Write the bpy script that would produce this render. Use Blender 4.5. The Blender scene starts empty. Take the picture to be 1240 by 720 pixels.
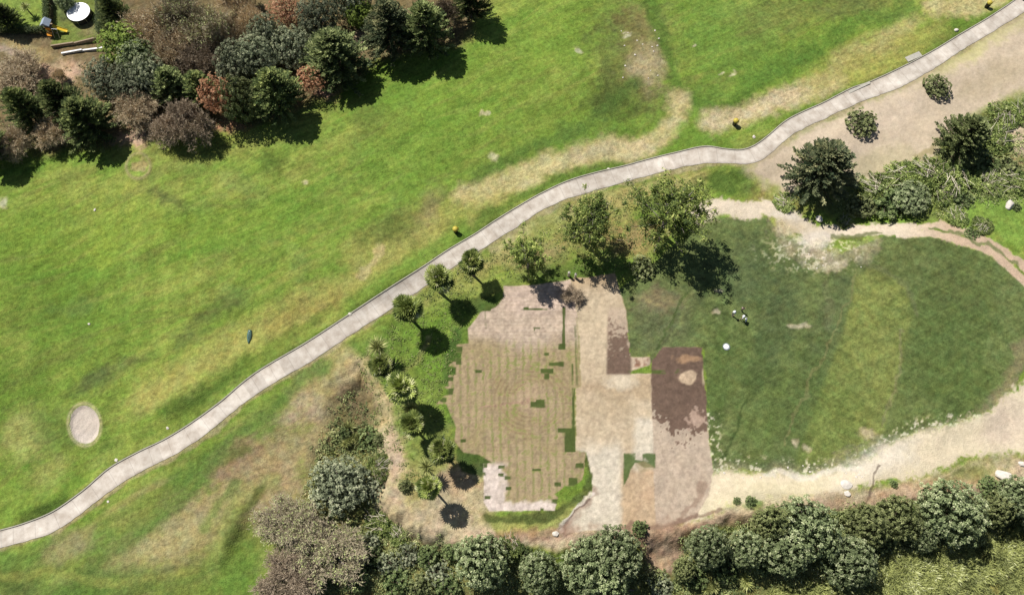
import bpy, math, random
import numpy as np
from mathutils import Vector, Matrix, Quaternion

# ------------------------------------------------------------------ camera, sky, sun, exposure
SC = bpy.context.scene
COL = SC.collection
CAM_H, FOC, TILT = 125.0, 965.0, math.radians(20.0)     # height, focal length in photo pixels, tilt off straight down
cam_d = bpy.data.cameras.new('camera'); cam = bpy.data.objects.new('camera', cam_d); COL.objects.link(cam)
cam.location = (0, 0, CAM_H); cam.rotation_euler = (TILT, 0, 0)
cam_d.sensor_width = 36.0; cam_d.lens = 36.0 * FOC / 1240.0
cam_d.clip_start = 1.0; cam_d.clip_end = 8000.0
SC.camera = cam
SUN_EL, SUN_AZ = math.radians(54.0), math.radians(-46.0)  # azimuth clockwise from +Y
world = bpy.data.worlds.new('World'); SC.world = world; world.use_nodes = True
wn = world.node_tree; wn.nodes.clear()
sky = wn.nodes.new('ShaderNodeTexSky'); sky.sky_type = 'NISHITA'; sky.sun_disc = False
sky.sun_elevation = SUN_EL; sky.sun_rotation = SUN_AZ
bg = wn.nodes.new('ShaderNodeBackground'); bg.inputs['Strength'].default_value = 0.05
wo = wn.nodes.new('ShaderNodeOutputWorld')
wn.links.new(sky.outputs[0], bg.inputs[0]); wn.links.new(bg.outputs[0], wo.inputs[0])
sd = bpy.data.lights.new('sun', 'SUN'); sun = bpy.data.objects.new('sun', sd); COL.objects.link(sun)
sd.energy = 4.9; sd.angle = math.radians(0.5); sd.color = (1.0, 0.965, 0.905)
sdir = Vector((math.sin(SUN_AZ) * math.cos(SUN_EL), math.cos(SUN_AZ) * math.cos(SUN_EL), math.sin(SUN_EL)))
sun.rotation_euler = sdir.to_track_quat('Z', 'Y').to_euler(); sun.location = sdir * 200
SC.view_settings.view_transform = 'Standard'; SC.view_settings.look = 'None'
SC.view_settings.gamma = 1.0; SC.view_settings.use_curve_mapping = False
SC.view_settings.exposure = 0.38
SC.render.engine = 'CYCLES'
SC.cycles.max_bounces = 5; SC.cycles.diffuse_bounces = 2; SC.cycles.transparent_max_bounces = 6

rnd = random.Random(7); RS = np.random.RandomState(11)
KEXP = 1.72      # radiance of a white sunlit surface; photo colours are divided by it to get base colours

def lin(c):
    c = np.asarray(c, float) / 255.0
    return np.where(c <= 0.04045, c / 12.92, ((c + 0.055) / 1.055) ** 2.4)
def alb(r, g, b):
    return np.clip(lin((r, g, b)) / KEXP, 0.004, 0.8)

# ------------------------------------------------------------------ numeric noise
def _hash(ix, iy, seed):
    n = (ix.astype(np.int64) * 374761393 + iy.astype(np.int64) * 668265263 + seed * 1274126177) & 0xffffffff
    n = ((n ^ (n >> 13)) * 1274126177) & 0xffffffff
    n = (n ^ (n >> 16)) & 0xffffffff
    return n.astype(np.float64) / 4294967295.0
def vnoise(x, y, seed=0):
    ix = np.floor(x); iy = np.floor(y); fx = x - ix; fy = y - iy
    fx = fx * fx * (3 - 2 * fx); fy = fy * fy * (3 - 2 * fy)
    a = _hash(ix, iy, seed); b = _hash(ix + 1, iy, seed); c = _hash(ix, iy + 1, seed); d = _hash(ix + 1, iy + 1, seed)
    return (a + (b - a) * fx + (c - a) * fy + (a - b - c + d) * fx * fy) * 2 - 1
def fbm(x, y, seed=0, octv=4, gain=0.5):
    s = np.zeros_like(x, dtype=float); a = 1.0; t = 0.0; f = 1.0
    for o in range(octv):
        ca, sa = math.cos(o * 0.9 + .4), math.sin(o * 0.9 + .4)
        s += a * vnoise((x * ca - y * sa) * f, (x * sa + y * ca) * f, seed + o * 17); t += a; a *= gain; f *= 2.03
    return s / t * 1.5
def sstep(a, b, x):
    t = np.clip((x - a) / (b - a), 0, 1); return t * t * (3 - 2 * t)
def poly_sd(pts, X, Y, closed=True):
    """signed distance (inside negative) to a polygon, or distance to a polyline"""
    P = np.array(pts, float); n = len(P); d2 = np.full(X.shape, 1e18); inside = np.zeros(X.shape, bool)
    for i in range(n if closed else n - 1):
        a = P[i]; b = P[(i + 1) % n]; e = b - a; L = e @ e + 1e-9
        wx = X - a[0]; wy = Y - a[1]; t = np.clip((wx * e[0] + wy * e[1]) / L, 0, 1)
        d2 = np.minimum(d2, (wx - e[0] * t) ** 2 + (wy - e[1] * t) ** 2)
        if closed and a[1] != b[1]:
            c = ((a[1] > Y) != (b[1] > Y)) & (X < (b[0] - a[0]) * (Y - a[1]) / (b[1] - a[1]) + a[0])
            inside ^= c
    d = np.sqrt(d2)
    return np.where(inside, -d, d) if closed else d

# ------------------------------------------------------------------ photo pixel <-> ground
CT, ST = math.cos(TILT), math.sin(TILT)
def project(X, Y, Z):
    zc = np.maximum(Y * ST * 1.0 + (CAM_H - Z) * CT, 5.0)
    # camera axes: right=(1,0,0) up=(0,CT,ST) forward=(0,ST,-CT)
    up = Y * CT + (Z - CAM_H) * ST
    return 620 + FOC * X / zc, 360 - FOC * up / zc
def pick(px, py, z=0.0):
    u = (px - 620) / FOC; v = (360 - py) / FOC
    d = (u, v * CT + ST, v * ST - CT); t = (CAM_H - z) / -d[2]
    return d[0] * t, d[1] * t

# ------------------------------------------------------------------ traced outlines, in photo pixels
PATH_N = [(-120,668),(-60,655),(0,642.3),(35,632),(66.7,618.3),(100,595),(133,567),(166.7,548),(200,532),(233,511.7),(267,487),(310,451.7),(376.7,411.7),(443,368),(510,325),(543,303),(576.7,283),(600,267.5),(625,252),(653,236),(687,220),(720,210),(754,202),(787,193),(820,185),(853,178),(878,181),(897,182),(913,177),(930,165),(950,148),(970,137),(997,125),(1030,108),(1053,100),(1090,83),(1130,62),(1163,42),(1197,22),(1230,0),(1275,-33),(1330,-75)]
PATH_S = [(x_ + .9, y_ + 1.3) for x_, y_ in [(-120,688),(-60,675),(0,661.7),(33,652.7),(66.7,642),(100,618),(133,593),(166.7,570.7),(200,554),(233,535),(267,509),(310,475),(376.7,435),(443,391.7),(496.7,357),(543,325),(580,302),(620,276.7),(650,257),(682,241),(725,228),(775,214),(825,201),(865,196),(887,197),(910,197),(930,187),(957,163),(997,143),(1040,123),(1090,104),(1130,82),(1163,60),(1197,40),(1240,13),(1290,-20),(1345,-60)]]
RAVINE = [(430,445),(458,480),(462,520),(472,565),(460,605),(500,635),(560,650),(640,657),(690,662),(720,648),(790,655),(850,637),(940,622),(1000,620),(1080,612),(1180,600),(1400,575),(1400,900),(300,900),(330,700),(350,620),(385,530),(405,470)]
FIELD = [(757,376),(752,350),(770,335),(790,320),(812,300),(850,266),(880,264),(930,264),(942,278),(960,290),(985,300),(1010,312),(1040,298),(1070,288),(1100,286),(1150,291),(1190,306),(1222,326),(1250,350),(1252,420),(1232,465),(1200,497),(1150,514),(1110,522),(1066,543),(1035,560),(1010,568),(960,572),(900,567),(866,567),(863,570),(858,531),(855,480),(852,453),(850,420),(803,420),(791,436),(787,442),(787,432),(767,432),(763,431)]
BED = [(610,346),(648,345),(692,338),(696,360),(700,387),(704,467),(696,470),(697,517),(698,545),(709,547),(708,558),(706,581),(695,588),(683,588),(671.6,598),(676,602),(671.6,617.5),(592.5,618.7),(585.5,607),(585.5,561),(596,559.7),(580,550),(560.7,546.7),(550,534),(552,517),(540.6,489),(528,490),(538,479),(543,478),(543,471),(536,468),(543,467),(543,454),(552,453),(552,444),(543,443),(552,434),(559,434),(559,426),(552.5,426),(552.5,416.7),(566.7,415),(566.7,398),(582,378),(600,372),(610,360)]
STRIP = [(692,338),(745,331),(758,376),(763,431),(767,432),(787,432),(787,442),(766,449),(763,452),(789,452),(789,436),(803,420),(850,420),(852,453),(855.5,480),(858,531),(864,570),(858,600),(842,628),(800,640),(760,648),(720,642),(675,645),(698,614),(717,599),(717,575),(709,547),(698,545),(697,470),(704,467),(700,387)]
SANDBANK = [(860,570),(960,573),(1010,570),(1038,562),(1066,543),(1110,522),(1150,514),(1200,497),(1232,467),(1290,430),(1290,548),(1200,553),(1160,558),(1120,578),(1060,584),(1000,600),(930,602),(880,612),(845,632),(830,640),(835,600)]
DRYTOP = [(905,199),(957,165),(1040,125),(1130,84),(1240,15),(1300,-30),(1330,90),(1240,108),(1200,132),(1160,160),(1130,195),(1050,222),(960,236),(925,226),(905,210)]
TRACK = [(835,258),(870,250),(905,256),(930,250),(955,262),(985,283),(1020,280),(1060,279),(1100,276),(1140,272),(1175,284),(1210,303),(1240,322),(1300,365)]
TRACK2 = [(1080,284),(1120,282),(1150,286),(1180,296),(1205,309),(1228,328),(1250,350),(1300,400)]

# ------------------------------------------------------------------ terrain grid
step = 0.17
def axis(a, b):
    core = np.arange(a, b + step / 2, step); out = [core]; s = step; lo = [core[0]]; hi = [core[-1]]
    while hi[-1] < 2600:
        s *= 1.16; hi.append(hi[-1] + s)
    s = step
    while lo[-1] > -2600:
        s *= 1.16; lo.append(lo[-1] - s)
    return np.concatenate([np.array(lo[1:][::-1]), core, np.array(hi[1:])])
gx = axis(-101, 101); gy = axis(-4, 111)
NX, NY = len(gx), len(gy)
GX, GY = np.meshgrid(gx, gy)
U0, V0 = project(GX, GY, np.zeros_like(GX))
near = (np.abs(GX) < 140) & (GY > -40) & (GY < 150)
fade = 1 - sstep(120, 260, np.hypot(GX, GY - 50))
wU = 9 * fbm(GX / 5, GY / 5, 3); wV = 9 * fbm(GX / 5, GY / 5, 8)
f_sd = poly_sd(FIELD, U0, V0); b_sd = np.minimum(poly_sd(BED, U0, V0), poly_sd(STRIP, U0, V0))
rv = poly_sd(RAVINE, U0 + wU * 0.9, V0 + wV * 0.9)
flat = sstep(0, 30, np.minimum(f_sd, b_sd))
PATHC = [((a[0] + b[0]) / 2, (a[1] + b[1]) / 2) for a, b in zip(PATH_N[::2], PATH_N[::2])]
pc = poly_sd([(x + 5, y + 10) for x, y in PATH_N], U0, V0, closed=False)
pflat = sstep(8, 34, pc)
HG = 1.5 * fbm(GX / 38, GY / 38, 21, 2) * (0.25 + .75 * flat)
HG += 0.55 * fbm(GX / 11, GY / 11, 22, 3) * flat * pflat
HG += 0.05 * fbm(GX / 1.6, GY / 1.6, 23, 3) * pflat
rav = sstep(8, -26, rv) * sstep(330, 470, U0) + sstep(0, -120, rv) * (1 - sstep(330, 470, U0))
west = sstep(380, 450, U0)
scar = np.exp(-((rv + 6) / 11.0) ** 2)
HG += -2.6 * rav + rav * 0.35 * fbm(GX / 2.2, GY / 2.2, 31, 4) + scar * 0.4 * west * sstep(470, 540, V0 + .5 * U0 - 210) * fbm(GX / 1.3, GY / 1.8, 33, 4) * (rv < 25)
bunk = ((U0 - 99.5) / 17.5) ** 2 + ((V0 - 512.5) / 23) ** 2
HG -= 0.28 * sstep(1.05, 0.6, bunk)
HG += 0.07 * np.exp(-((np.sqrt(bunk) - 1.22) / .16) ** 2)
ring = np.hypot(U0 - 169, V0 - 203)
HG += 0.12 * np.exp(-((ring - 15) / 2.5) ** 2) - 0.1 * sstep(14, 8, ring)
def mound(x, y, rx, ry, deg, h):
    global HG
    c, s = math.cos(math.radians(deg)), math.sin(math.radians(deg)); dx, dy = U0 - x, V0 - y
    a = (dx * c + dy * s) / rx; b = (-dx * s + dy * c) / ry
    HG = HG + h * np.exp(-(a * a + b * b))
mound(225, 480, 40, 14, -38, .9); mound(50, 607, 34, 12, -25, .9); mound(280, 645, 40, 9, -62, 1.0)
mound(470, 345, 60, 11, -33, .7); mound(250, 640, 40, 22, -40, .7); mound(690, 175, 60, 15, -15, .5)
mound(880, 120, 60, 16, -25, .6); mound(700, 100, 50, 40, 0, .5)
HG *= np.where(near | True, fade, 1)
HG = HG - HG[np.argmin(np.abs(gy - 50)), np.argmin(np.abs(gx))] * 0
U, V = project(GX, GY, HG)

def height(x, y):
    i = min(max(int(np.searchsorted(gx, x)) - 1, 0), NX - 2); j = min(max(int(np.searchsorted(gy, y)) - 1, 0), NY - 2)
    fx = (x - gx[i]) / (gx[i + 1] - gx[i]); fy = (y - gy[j]) / (gy[j + 1] - gy[j])
    return float((HG[j, i] * (1 - fx) + HG[j, i + 1] * fx) * (1 - fy) + (HG[j + 1, i] * (1 - fx) + HG[j + 1, i + 1] * fx) * fy)
def at(px, py, lift=0.0):
    """ground point seen at a photo pixel (lift: metres above the ground)"""
    z = 0.0
    for _ in range(4):
        x, y = pick(px, py, z + lift); z = height(x, y)
    return x, y, z

# ------------------------------------------------------------------ ground colours (base colours of grass, soil, sand)
UW = U + 5 * fbm(GX / 3.2, GY / 3.2, 41) + 1.6 * fbm(GX / .8, GY / .8, 42, 2)
VW = V + 5 * fbm(GX / 3.2, GY / 3.2, 43) + 1.6 * fbm(GX / .8, GY / .8, 44, 2)
n_big = fbm(GX / 14, GY / 14, 51); n_mid = fbm(GX / 4.5, GY / 4.5, 52); n_sm = fbm(GX / 1.1, GY / 1.1, 53, 3)
n_fine = fbm(GX / .42, GY / .42, 54, 2)
ang = math.radians(28)
sx = GX * math.cos(ang) + GY * math.sin(ang); sy = -GX * math.sin(ang) + GY * math.cos(ang)
streak = fbm(sx / 7.0, sy / .8, 55, 4); streak2 = fbm(sx / 2.0, sy / .32, 56, 3)
curlx = sx + 9 * fbm(GX / 22, GY / 22, 57, 2)

G_MID = alb(118, 150, 48); G_LUSH = alb(98, 136, 38); G_YEL = alb(152, 165, 72); G_DARK = alb(76, 104, 38)
STRAW = alb(192, 182, 124); TAN = alb(200, 180, 142); OLIVE = alb(118, 124, 62); BROWN = alb(150, 122, 92)
EARTH = alb(172, 146, 116); PALE = alb(222, 208, 184)
C = np.empty(GX.shape + (3,)); C[:] = G_MID
def mix(col, m):
    global C
    m = np.clip(m, 0, 1)[..., None]; C = C * (1 - m) + np.asarray(col) * m
def blob(x, y, rx, ry, deg, col, s=1.0, soft=.55, k=.35):
    c, sn = math.cos(math.radians(deg)), math.sin(math.radians(deg)); dx, dy = UW - x, VW - y
    a = (dx * c + dy * sn) / rx; b = (-dx * sn + dy * c) / ry
    d = np.sqrt(a * a + b * b)
    sel = d < 2.6
    if not sel.any(): return
    m = np.zeros_like(d); m[sel] = sstep(1 + soft, 1 - soft, d[sel] + k * n_mid[sel] + k * .7 * n_sm[sel] + .12 * streak2[sel])
    mix(col, m * s)
def line(pts, w, col, s=1.0, soft=.5, k=.25, warp=True):
    d = poly_sd(pts, UW if warp else U, VW if warp else V, closed=False) / w
    m = sstep(1 + soft, 1 - soft, d + k * n_mid + k * n_sm); mix(col, m * s)
def area(pts, soft, col, s=1.0, warp=1.0, k=0.0):
    d = poly_sd(pts, U + (UW - U) * warp, V + (VW - V) * warp)
    m = sstep(soft, -soft, d + k * (n_mid + n_sm)); mix(col, m * s); return m
# golf grass
mix(G_YEL, sstep(-.35, .9, n_big + .55 * streak + .25 * n_mid) * .75)
mix(G_LUSH, sstep(.1, 1.0, -n_big + .5 * n_mid + .45 * streak2) * .75)
mix(OLIVE, sstep(.25, .95, fbm(curlx / 9, sy / 2.6, 61, 4) + .2 * n_sm) * .35)
mix(alb(104, 128, 78), sstep(.35, 1, fbm(GX / 6, GY / 6, 63, 4)) * .3)
# fairway mowing/wear streaks
blob(140, 280, 150, 40, -8, alb(122, 158, 40), .5, .8); blob(640, 60, 130, 70, -35, alb(116, 152, 44), .6, .7)
blob(520, 130, 110, 34, -35, alb(124, 162, 46), .5, .8); blob(880, 40, 70, 60, 10, alb(108, 146, 52), .8, .5)
blob(450, 215, 130, 34, -20, alb(112, 156, 46), .45, .8)
blob(125, 295, 20, 32, 3, alb(132, 162, 44), .5, .3, .1)
for p, w in (([(0,205),(90,190),(200,215),(330,190),(470,120),(560,70),(640,20)], 9), ([(330,245),(430,205),(520,150),(600,115)], 5), ([(0,330),(130,330),(260,300),(380,250)], 7)):
    line(p, w, alb(100, 146, 38), .5, .9)
mow = np.sin(GX * 1.15 + .12 * GY + .8 * n_big) * sstep(520, 300, U) + np.sin((sy + 1.5 * n_big) * 1.3) * sstep(360, 560, U)
C *= (1 + .055 * mow * sstep(-.6, .4, n_mid + .3))[..., None]
wear = fbm(sx / 16, (sy + 5 * fbm(GX / 25, GY / 25, 95, 2)) / 1.6, 96, 3); mix(OLIVE, sstep(.45, .95, wear) * .38); mix(G_YEL, sstep(.45, .95, -wear) * .35)
# rough, stony saddle between fairways
blob(770, 70, 46, 60, 10, alb(108, 118, 62), .75, .6); blob(775, 60, 20, 55, -8, alb(140, 130, 84), .6, .6)
blob(785, 80, 26, 22, 20, alb(196, 176, 138), .6, .5); blob(760, 35, 12, 25, -20, alb(110, 108, 60), .5)
blob(745, 125, 34, 20, 20, alb(86, 104, 46), .7, .6); blob(840, 120, 34, 20, -10, alb(86, 120, 46), .6, .6)
line([(786,0),(800,40),(812,80),(822,110),(850,130),(880,128),(930,95),(990,60)], 7, alb(84, 120, 38), .8, .7)
line([(560,245),(580,215),(640,180),(690,160),(740,130),(770,100)], 9, alb(84, 118, 46), .7, .8)
# dry bands
line([(560,238),(600,232),(640,210),(690,188),(740,180),(780,180)], 13, alb(206, 192, 140), .85, .7)
line([(700,190),(760,184),(800,168),(822,140),(822,118)], 11, alb(194, 178, 132), .8, .7)
line([(860,150),(895,140),(940,122),(985,108),(1010,100)], 13, alb(206, 184, 146), .85, .7)
line([(1020,75),(1060,58),(1090,40),(1100,25)], 11, alb(194, 180, 126), .6, .8)
line([(985,100),(1040,85),(1090,65),(1130,40)], 16, alb(164, 164, 80), .6, .8)
line([(1130,8),(1170,6),(1210,-5)], 11, alb(204, 190, 136), .8, .6)
blob(960, 15, 70, 22, -10, alb(120, 128, 66), .5, .7); blob(1040, 8, 60, 14, 0, alb(104, 112, 62), .6, .7)
line([(900,105),(960,70),(1040,28),(1100,10)], 10, alb(92, 134, 44), .7, .8)
# along the path, north side
line([(180,480),(260,430),(330,395),(420,350),(470,310),(520,290)], 19, alb(174, 170, 90), .7, .8)
line([(430,310),(450,290),(500,270),(560,262),(610,245)], 17, alb(162, 164, 84), .6, .8)
line([(330,392),(380,372),(430,360)], 9, alb(150, 140, 72), .5, .7)
line([(438,332),(452,318),(462,305)], 5, alb(196, 180, 130), .7, .6)
blob(472, 275, 34, 17, -18, alb(86, 108, 44), .7, .7); blob(520, 250, 12, 24, 20, alb(150, 130, 100), .5, .7)
line([(560,290),(600,258),(650,228),(700,208),(750,198)], 7, alb(94, 126, 42), .85, .8)
line([(420,372),(480,330),(540,295),(560,280)], 10, alb(96, 140, 36), .7, .8)
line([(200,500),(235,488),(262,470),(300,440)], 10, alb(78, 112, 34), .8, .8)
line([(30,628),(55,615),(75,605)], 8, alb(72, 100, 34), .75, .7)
blob(115, 460, 28, 10, -28, alb(84, 96, 60), .7, .8); blob(150, 440, 24, 8, -20, alb(98, 104, 66), .5)
blob(250, 385, 45, 9, -40, alb(90, 100, 56), .6, .8); blob(200, 240, 22, 8, 20, alb(86, 94, 56), .7, .8)
blob(330, 195, 20, 14, 0, alb(84, 110, 40), .6, .8); blob(445, 145, 24, 20, 0, alb(110, 124, 56), .5)
blob(25, 530, 22, 30, 20, alb(178, 180, 104), .65, .8); blob(55, 570, 24, 18, -30, alb(176, 176, 100), .6, .8)
blob(190, 535, 50, 18, -30, alb(130, 150, 56), .5, .8)
blob(65, 520, 20, 30, 20, alb(96, 118, 56), .55, .8)
line([(300,440),(340,415),(400,375)], 6, alb(98, 124, 36), .6, .8)
# old bunker ring and divots
m = np.exp(-((ring - 15) / 2.2) ** 2); mix(alb(158, 156, 104), m * .9); mix(alb(182, 160, 116), sstep(11, 5, ring + 5 * n_sm) * .7)
for x, y, r in ((198,154,7),(371,219,4),(588,135,3.5),(599,189,7),(700,60,5),(758,42,6),(3,245,6),(841,54,3),(885,88,4),(870,86,3)):
    blob(x, y, r, r * .7, 0, alb(206, 196, 160), .7, .5)
# south of the path
south = sstep(6, 30, V - np.interp(U, [p[0] for p in PATH_S], [p[1] for p in PATH_S])) * sstep(470, 400, U) * sstep(-60, 0, U)
mix(alb(124, 132, 66), south * (.42 + .3 * n_mid)); mix(alb(160, 148, 100), south * sstep(.2, .9, fbm(sx / 9, sy / 2, 97, 4)) * .5)
line([(0,680),(80,668),(180,640),(260,575),(330,520),(420,450),(500,395)], 14, alb(98, 134, 50), .8, .8)
blob(230, 640, 85, 34, -38, alb(170, 156, 110), .8, .6); blob(180, 660, 55, 22, -25, alb(174, 164, 116), .6, .7)
blob(330, 560, 90, 40, -36, alb(166, 150, 108), .85, .5); blob(395, 480, 46, 38, -30, alb(176, 160, 112), .85, .5)
blob(80, 662, 32, 15, -25, alb(156, 146, 104), .75, .7); blob(290, 555, 34, 14, -35, alb(150, 122, 96), .7, .7)
blob(360, 500, 28, 16, -30, alb(176, 152, 124), .6, .7); blob(330, 590, 26, 40, 10, alb(172, 148, 112), .7, .6)
line([(100,690),(150,655),(200,625),(262,560),(300,545)], 6, alb(92, 124, 48), .6, .8)
line([(215,580),(270,540),(330,500),(372,455),(430,420)], 8, alb(84, 126, 46), .65, .8)
line([(250,640),(262,615),(290,590)], 6, alb(104, 140, 56), .6, .8)
line([(258,700),(262,670),(275,635),(300,600),(330,580)], 9, alb(140, 156, 76), .6, .7)
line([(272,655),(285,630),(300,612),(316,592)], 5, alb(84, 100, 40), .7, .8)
blob(100, 710, 110, 20, -6, alb(86, 128, 46), .7, .7); blob(290, 700, 30, 40, 0, alb(94, 138, 44), .7, .7)
blob(20, 705, 20, 12, 0, alb(76, 92, 46), .6, .8); blob(70, 700, 14, 9, 0, alb(140, 150, 80), .5)
line([(0,700),(60,690),(140,705),(240,690)], 5, alb(150, 158, 74), .5, .8)
# south side of the path, between the path and the palms / field
line([(515,372),(560,340),(610,308),(660,275),(705,250),(780,232),(850,215)], 10, alb(182, 172, 110), .8, .7)
line([(600,300),(650,270),(690,255)], 6, alb(202, 186, 142), .6, .6)
blob(660, 280, 34, 20, -35, alb(124, 154, 56), .6, .7); blob(765, 290, 40, 25, 0, alb(172, 142, 100), .75, .6)
blob(660, 305, 42, 18, -20, alb(168, 148, 104), .7, .7); blob(760, 245, 40, 15, -20, alb(172, 166, 98), .6, .7)
blob(880, 222, 36, 16, -5, alb(84, 114, 42), .9, .5); blob(945, 240, 34, 14, 10, alb(150, 140, 82), .8, .6)
blob(700, 330, 60, 14, -5, alb(78, 108, 42), .7, .7)
blob(520, 400, 60, 34, -50, alb(112, 150, 44), .9, .6); blob(560, 350, 44, 22, -35, alb(150, 162, 72), .6, .7)
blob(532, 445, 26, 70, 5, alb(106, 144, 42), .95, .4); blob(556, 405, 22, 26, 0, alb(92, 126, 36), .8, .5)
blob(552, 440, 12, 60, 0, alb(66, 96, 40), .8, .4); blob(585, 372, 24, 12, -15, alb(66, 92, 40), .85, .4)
line([(480,455),(505,435),(520,410)], 3, alb(168, 160, 104), .6, .6)
blob(505, 495, 22, 60, -15, alb(128, 146, 62), .7, .6); blob(520, 555, 26, 36, 0, alb(160, 156, 96), .7, .6); blob(512, 520, 22, 44, -10, alb(118, 146, 58), .75, .6)
blob(560, 600, 40, 30, 0, alb(194, 168, 138), .8, .6); blob(530, 628, 26, 26, 0, alb(186, 168, 138), .7, .6)
blob(505, 605, 22, 30, 0, alb(176, 162, 106), .7, .6); blob(560, 575, 22, 18, 0, alb(196, 160, 124), .5, .5)
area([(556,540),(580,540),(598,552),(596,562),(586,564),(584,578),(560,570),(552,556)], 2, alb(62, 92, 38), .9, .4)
# eroded bank
line([(430,455),(455,490),(468,530),(472,565),(465,600),(480,625),(540,640),(600,650)], 20, alb(200, 178, 142), .85, .7)
line([(410,430),(440,460),(462,500)], 16, alb(182, 166, 116), .7, .7)
blob(438, 500, 8, 12, 30, alb(150, 118, 92), .7, .5); blob(430, 480, 20, 14, 0, alb(176, 142, 114), .6)
blob(480, 560, 12, 40, 0, alb(200, 170, 140), .7, .5)
# dense vegetation floor, woodland floor
mix(alb(128, 108, 80), sstep(4, -14, poly_sd([(-60,-60),(640,-60),(600,-5),(560,60),(470,75),(400,120),(330,150),(200,172),(140,180),(60,190),(-60,178)], UW, VW)) * .92)
blob(75, 88, 34, 16, -5, alb(206, 172, 138), .9, .5); blob(160, 165, 20, 12, 0, alb(206, 170, 140), .9, .5)
blob(395, 110, 14, 8, 0, alb(206, 160, 130), .8, .5); blob(280, 150, 30, 8, 0, alb(180, 132, 104), .8, .5)
blob(440, 45, 10, 12, 0, alb(206, 176, 150), .8, .5); blob(30, 60, 34, 10, 12, alb(176, 158, 108), .8, .5)
area([(-40,-40),(55,-40),(58,36),(-40,38)], 2, alb(132, 160, 62), .95, .4); area([(64,-40),(118,-40),(118,50),(64,58)], 2, alb(120, 140, 62), .95, .4)
blob(105, 32, 14, 9, 0, alb(150, 132, 100), .7); blob(80, 10, 16, 14, 0, alb(100, 110, 70), .7)
line([(-10,56),(12,60),(34,70)], 5, alb(176, 152, 130), .8, .5)
# bare top right slope
dt = area(DRYTOP, 9, alb(204, 182, 152), .97, 1.0, 3)
blob(1180, 60, 60, 9, -33, alb(196, 188, 118), .6, .7); blob(1060, 200, 60, 14, -12, alb(200, 184, 140), .6, .7)
blob(1200, 95, 50, 14, -25, alb(188, 168, 132), .6, .8); blob(1000, 160, 40, 8, -30, alb(218, 196, 164), .7, .7)
line([(1110,190),(1135,175),(1150,160)], 4, alb(150, 136, 84), .6)
blob(1080, 140, 60, 18, -30, alb(214, 192, 164), .5, .7)
# weeds south-east of the bare slope, bright meadow
area([(950,236),(1060,218),(1130,190),(1170,150),(1210,128),(1300,100),(1300,260),(1200,262),(1120,262),(1000,258)], 6, alb(112, 122, 62), .95, 1, 3)
blob(1232, 165, 14, 26, 0, alb(206, 182, 152), .9, .5); blob(1215, 200, 22, 12, 0, alb(186, 152, 116), .7)
area([(1146,242),(1180,236),(1225,236),(1300,236),(1300,330),(1240,302),(1200,278),(1160,262)], 5, alb(124, 160, 58), .97, 1, 2)
blob(1140, 252, 20, 12, 0, alb(130, 150, 66), .8)
# turf field
fm = sstep(1.2, -1.2, poly_sd(FIELD, U + (UW - U) * .45, V + (VW - V) * .45) + 2.2 * n_sm * sstep(250, 300, np.abs(V - 260) + 200 * (U < 870)) + 2.5 * n_fine * (V > 480)); fcol = alb(104, 127, 58)
mix(fcol, fm)
def fblob(*a, **k):
    global C
    old = C.copy(); blob(*a, **k); C = old + (C - old) * fm[..., None]
old = C.copy(); area([(1036,335),(1058,320),(1098,342),(1106,380),(1092,440),(1070,530),(1040,556),(962,566),(985,500),(1010,430),(1030,370)], 4, alb(130, 150, 58), .75, .4, 1)
area([(1106,380),(1112,345),(1160,330),(1200,360),(1190,480),(1130,520),(1074,530),(1092,440)], 6, alb(98, 124, 50), .5, .4, 1.5); area([(1036,335),(1028,372),(1008,432),(983,502),(960,566),(925,564),(950,480),(985,390),(1010,330)], 6, alb(88, 110, 58), .6, .4, 1.5)
C = old + (C - old) * fm[..., None]
fblob(960, 500, 80, 70, 20, alb(90, 122, 42), .5, .6); fblob(1150, 380, 60, 90, 0, alb(84, 114, 44), .6, .6)
fblob(1180, 470, 50, 40, 0, alb(92, 122, 46), .5, .6); fblob(1130, 330, 80, 30, 15, alb(96, 116, 52), .5, .7)
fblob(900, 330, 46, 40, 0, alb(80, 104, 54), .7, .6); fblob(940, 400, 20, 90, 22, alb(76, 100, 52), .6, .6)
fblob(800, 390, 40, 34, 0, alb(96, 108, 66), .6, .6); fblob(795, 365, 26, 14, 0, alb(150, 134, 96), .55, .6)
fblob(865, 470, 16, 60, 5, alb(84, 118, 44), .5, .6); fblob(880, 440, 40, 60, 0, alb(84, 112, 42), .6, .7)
fm3 = fm[..., None]
fa = math.radians(-62); fx_ = GX * math.cos(fa) - GY * math.sin(fa); fy_ = GX * math.sin(fa) + GY * math.cos(fa)
fs = fbm(fy_ / 6, fx_ / .35, 71, 3)
C = C * (1 + fm3 * (.14 * fs[..., None] + .04 * n_sm[..., None]))
old = C.copy()
line([(1038,332),(1020,390),(985,450),(950,540)], 1.6, alb(128, 138, 72), .6, .5, .3)
line([(1095,400),(1090,440),(1078,490),(1070,515)], 1.8, alb(132, 142, 78), .7, .5, .4)
line([(838,352),(825,390),(806,425)], 2.2, alb(120, 140, 70), .7, .5); line([(830,352),(815,390),(797,422)], 1.6, alb(66, 96, 32), .6, .5)
line([(908,484),(893,515),(873,552)], 2.2, alb(68, 92, 36), .8, .5); line([(1004,395),(1010,370),(1000,345)], 5, alb(112, 126, 70), .5)
line([(1030,300),(1060,325),(1100,345),(1110,380)], 3, alb(104, 120, 66), .6, .7)
C = old + (C - old) * fm3
for x, y, rx, ry in ((968,393,11,3),(866,377,3,1.5),(870,351,4,2),(1000,322,22,5),(1053,522,10,6),(965,538,4,6),(980,540,5,3),(1020,318,12,4),(1040,556,14,6),(990,310,16,5)):
    blob(x, y, rx, ry, 0, alb(196, 182, 148), .75, .6, .5)
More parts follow.
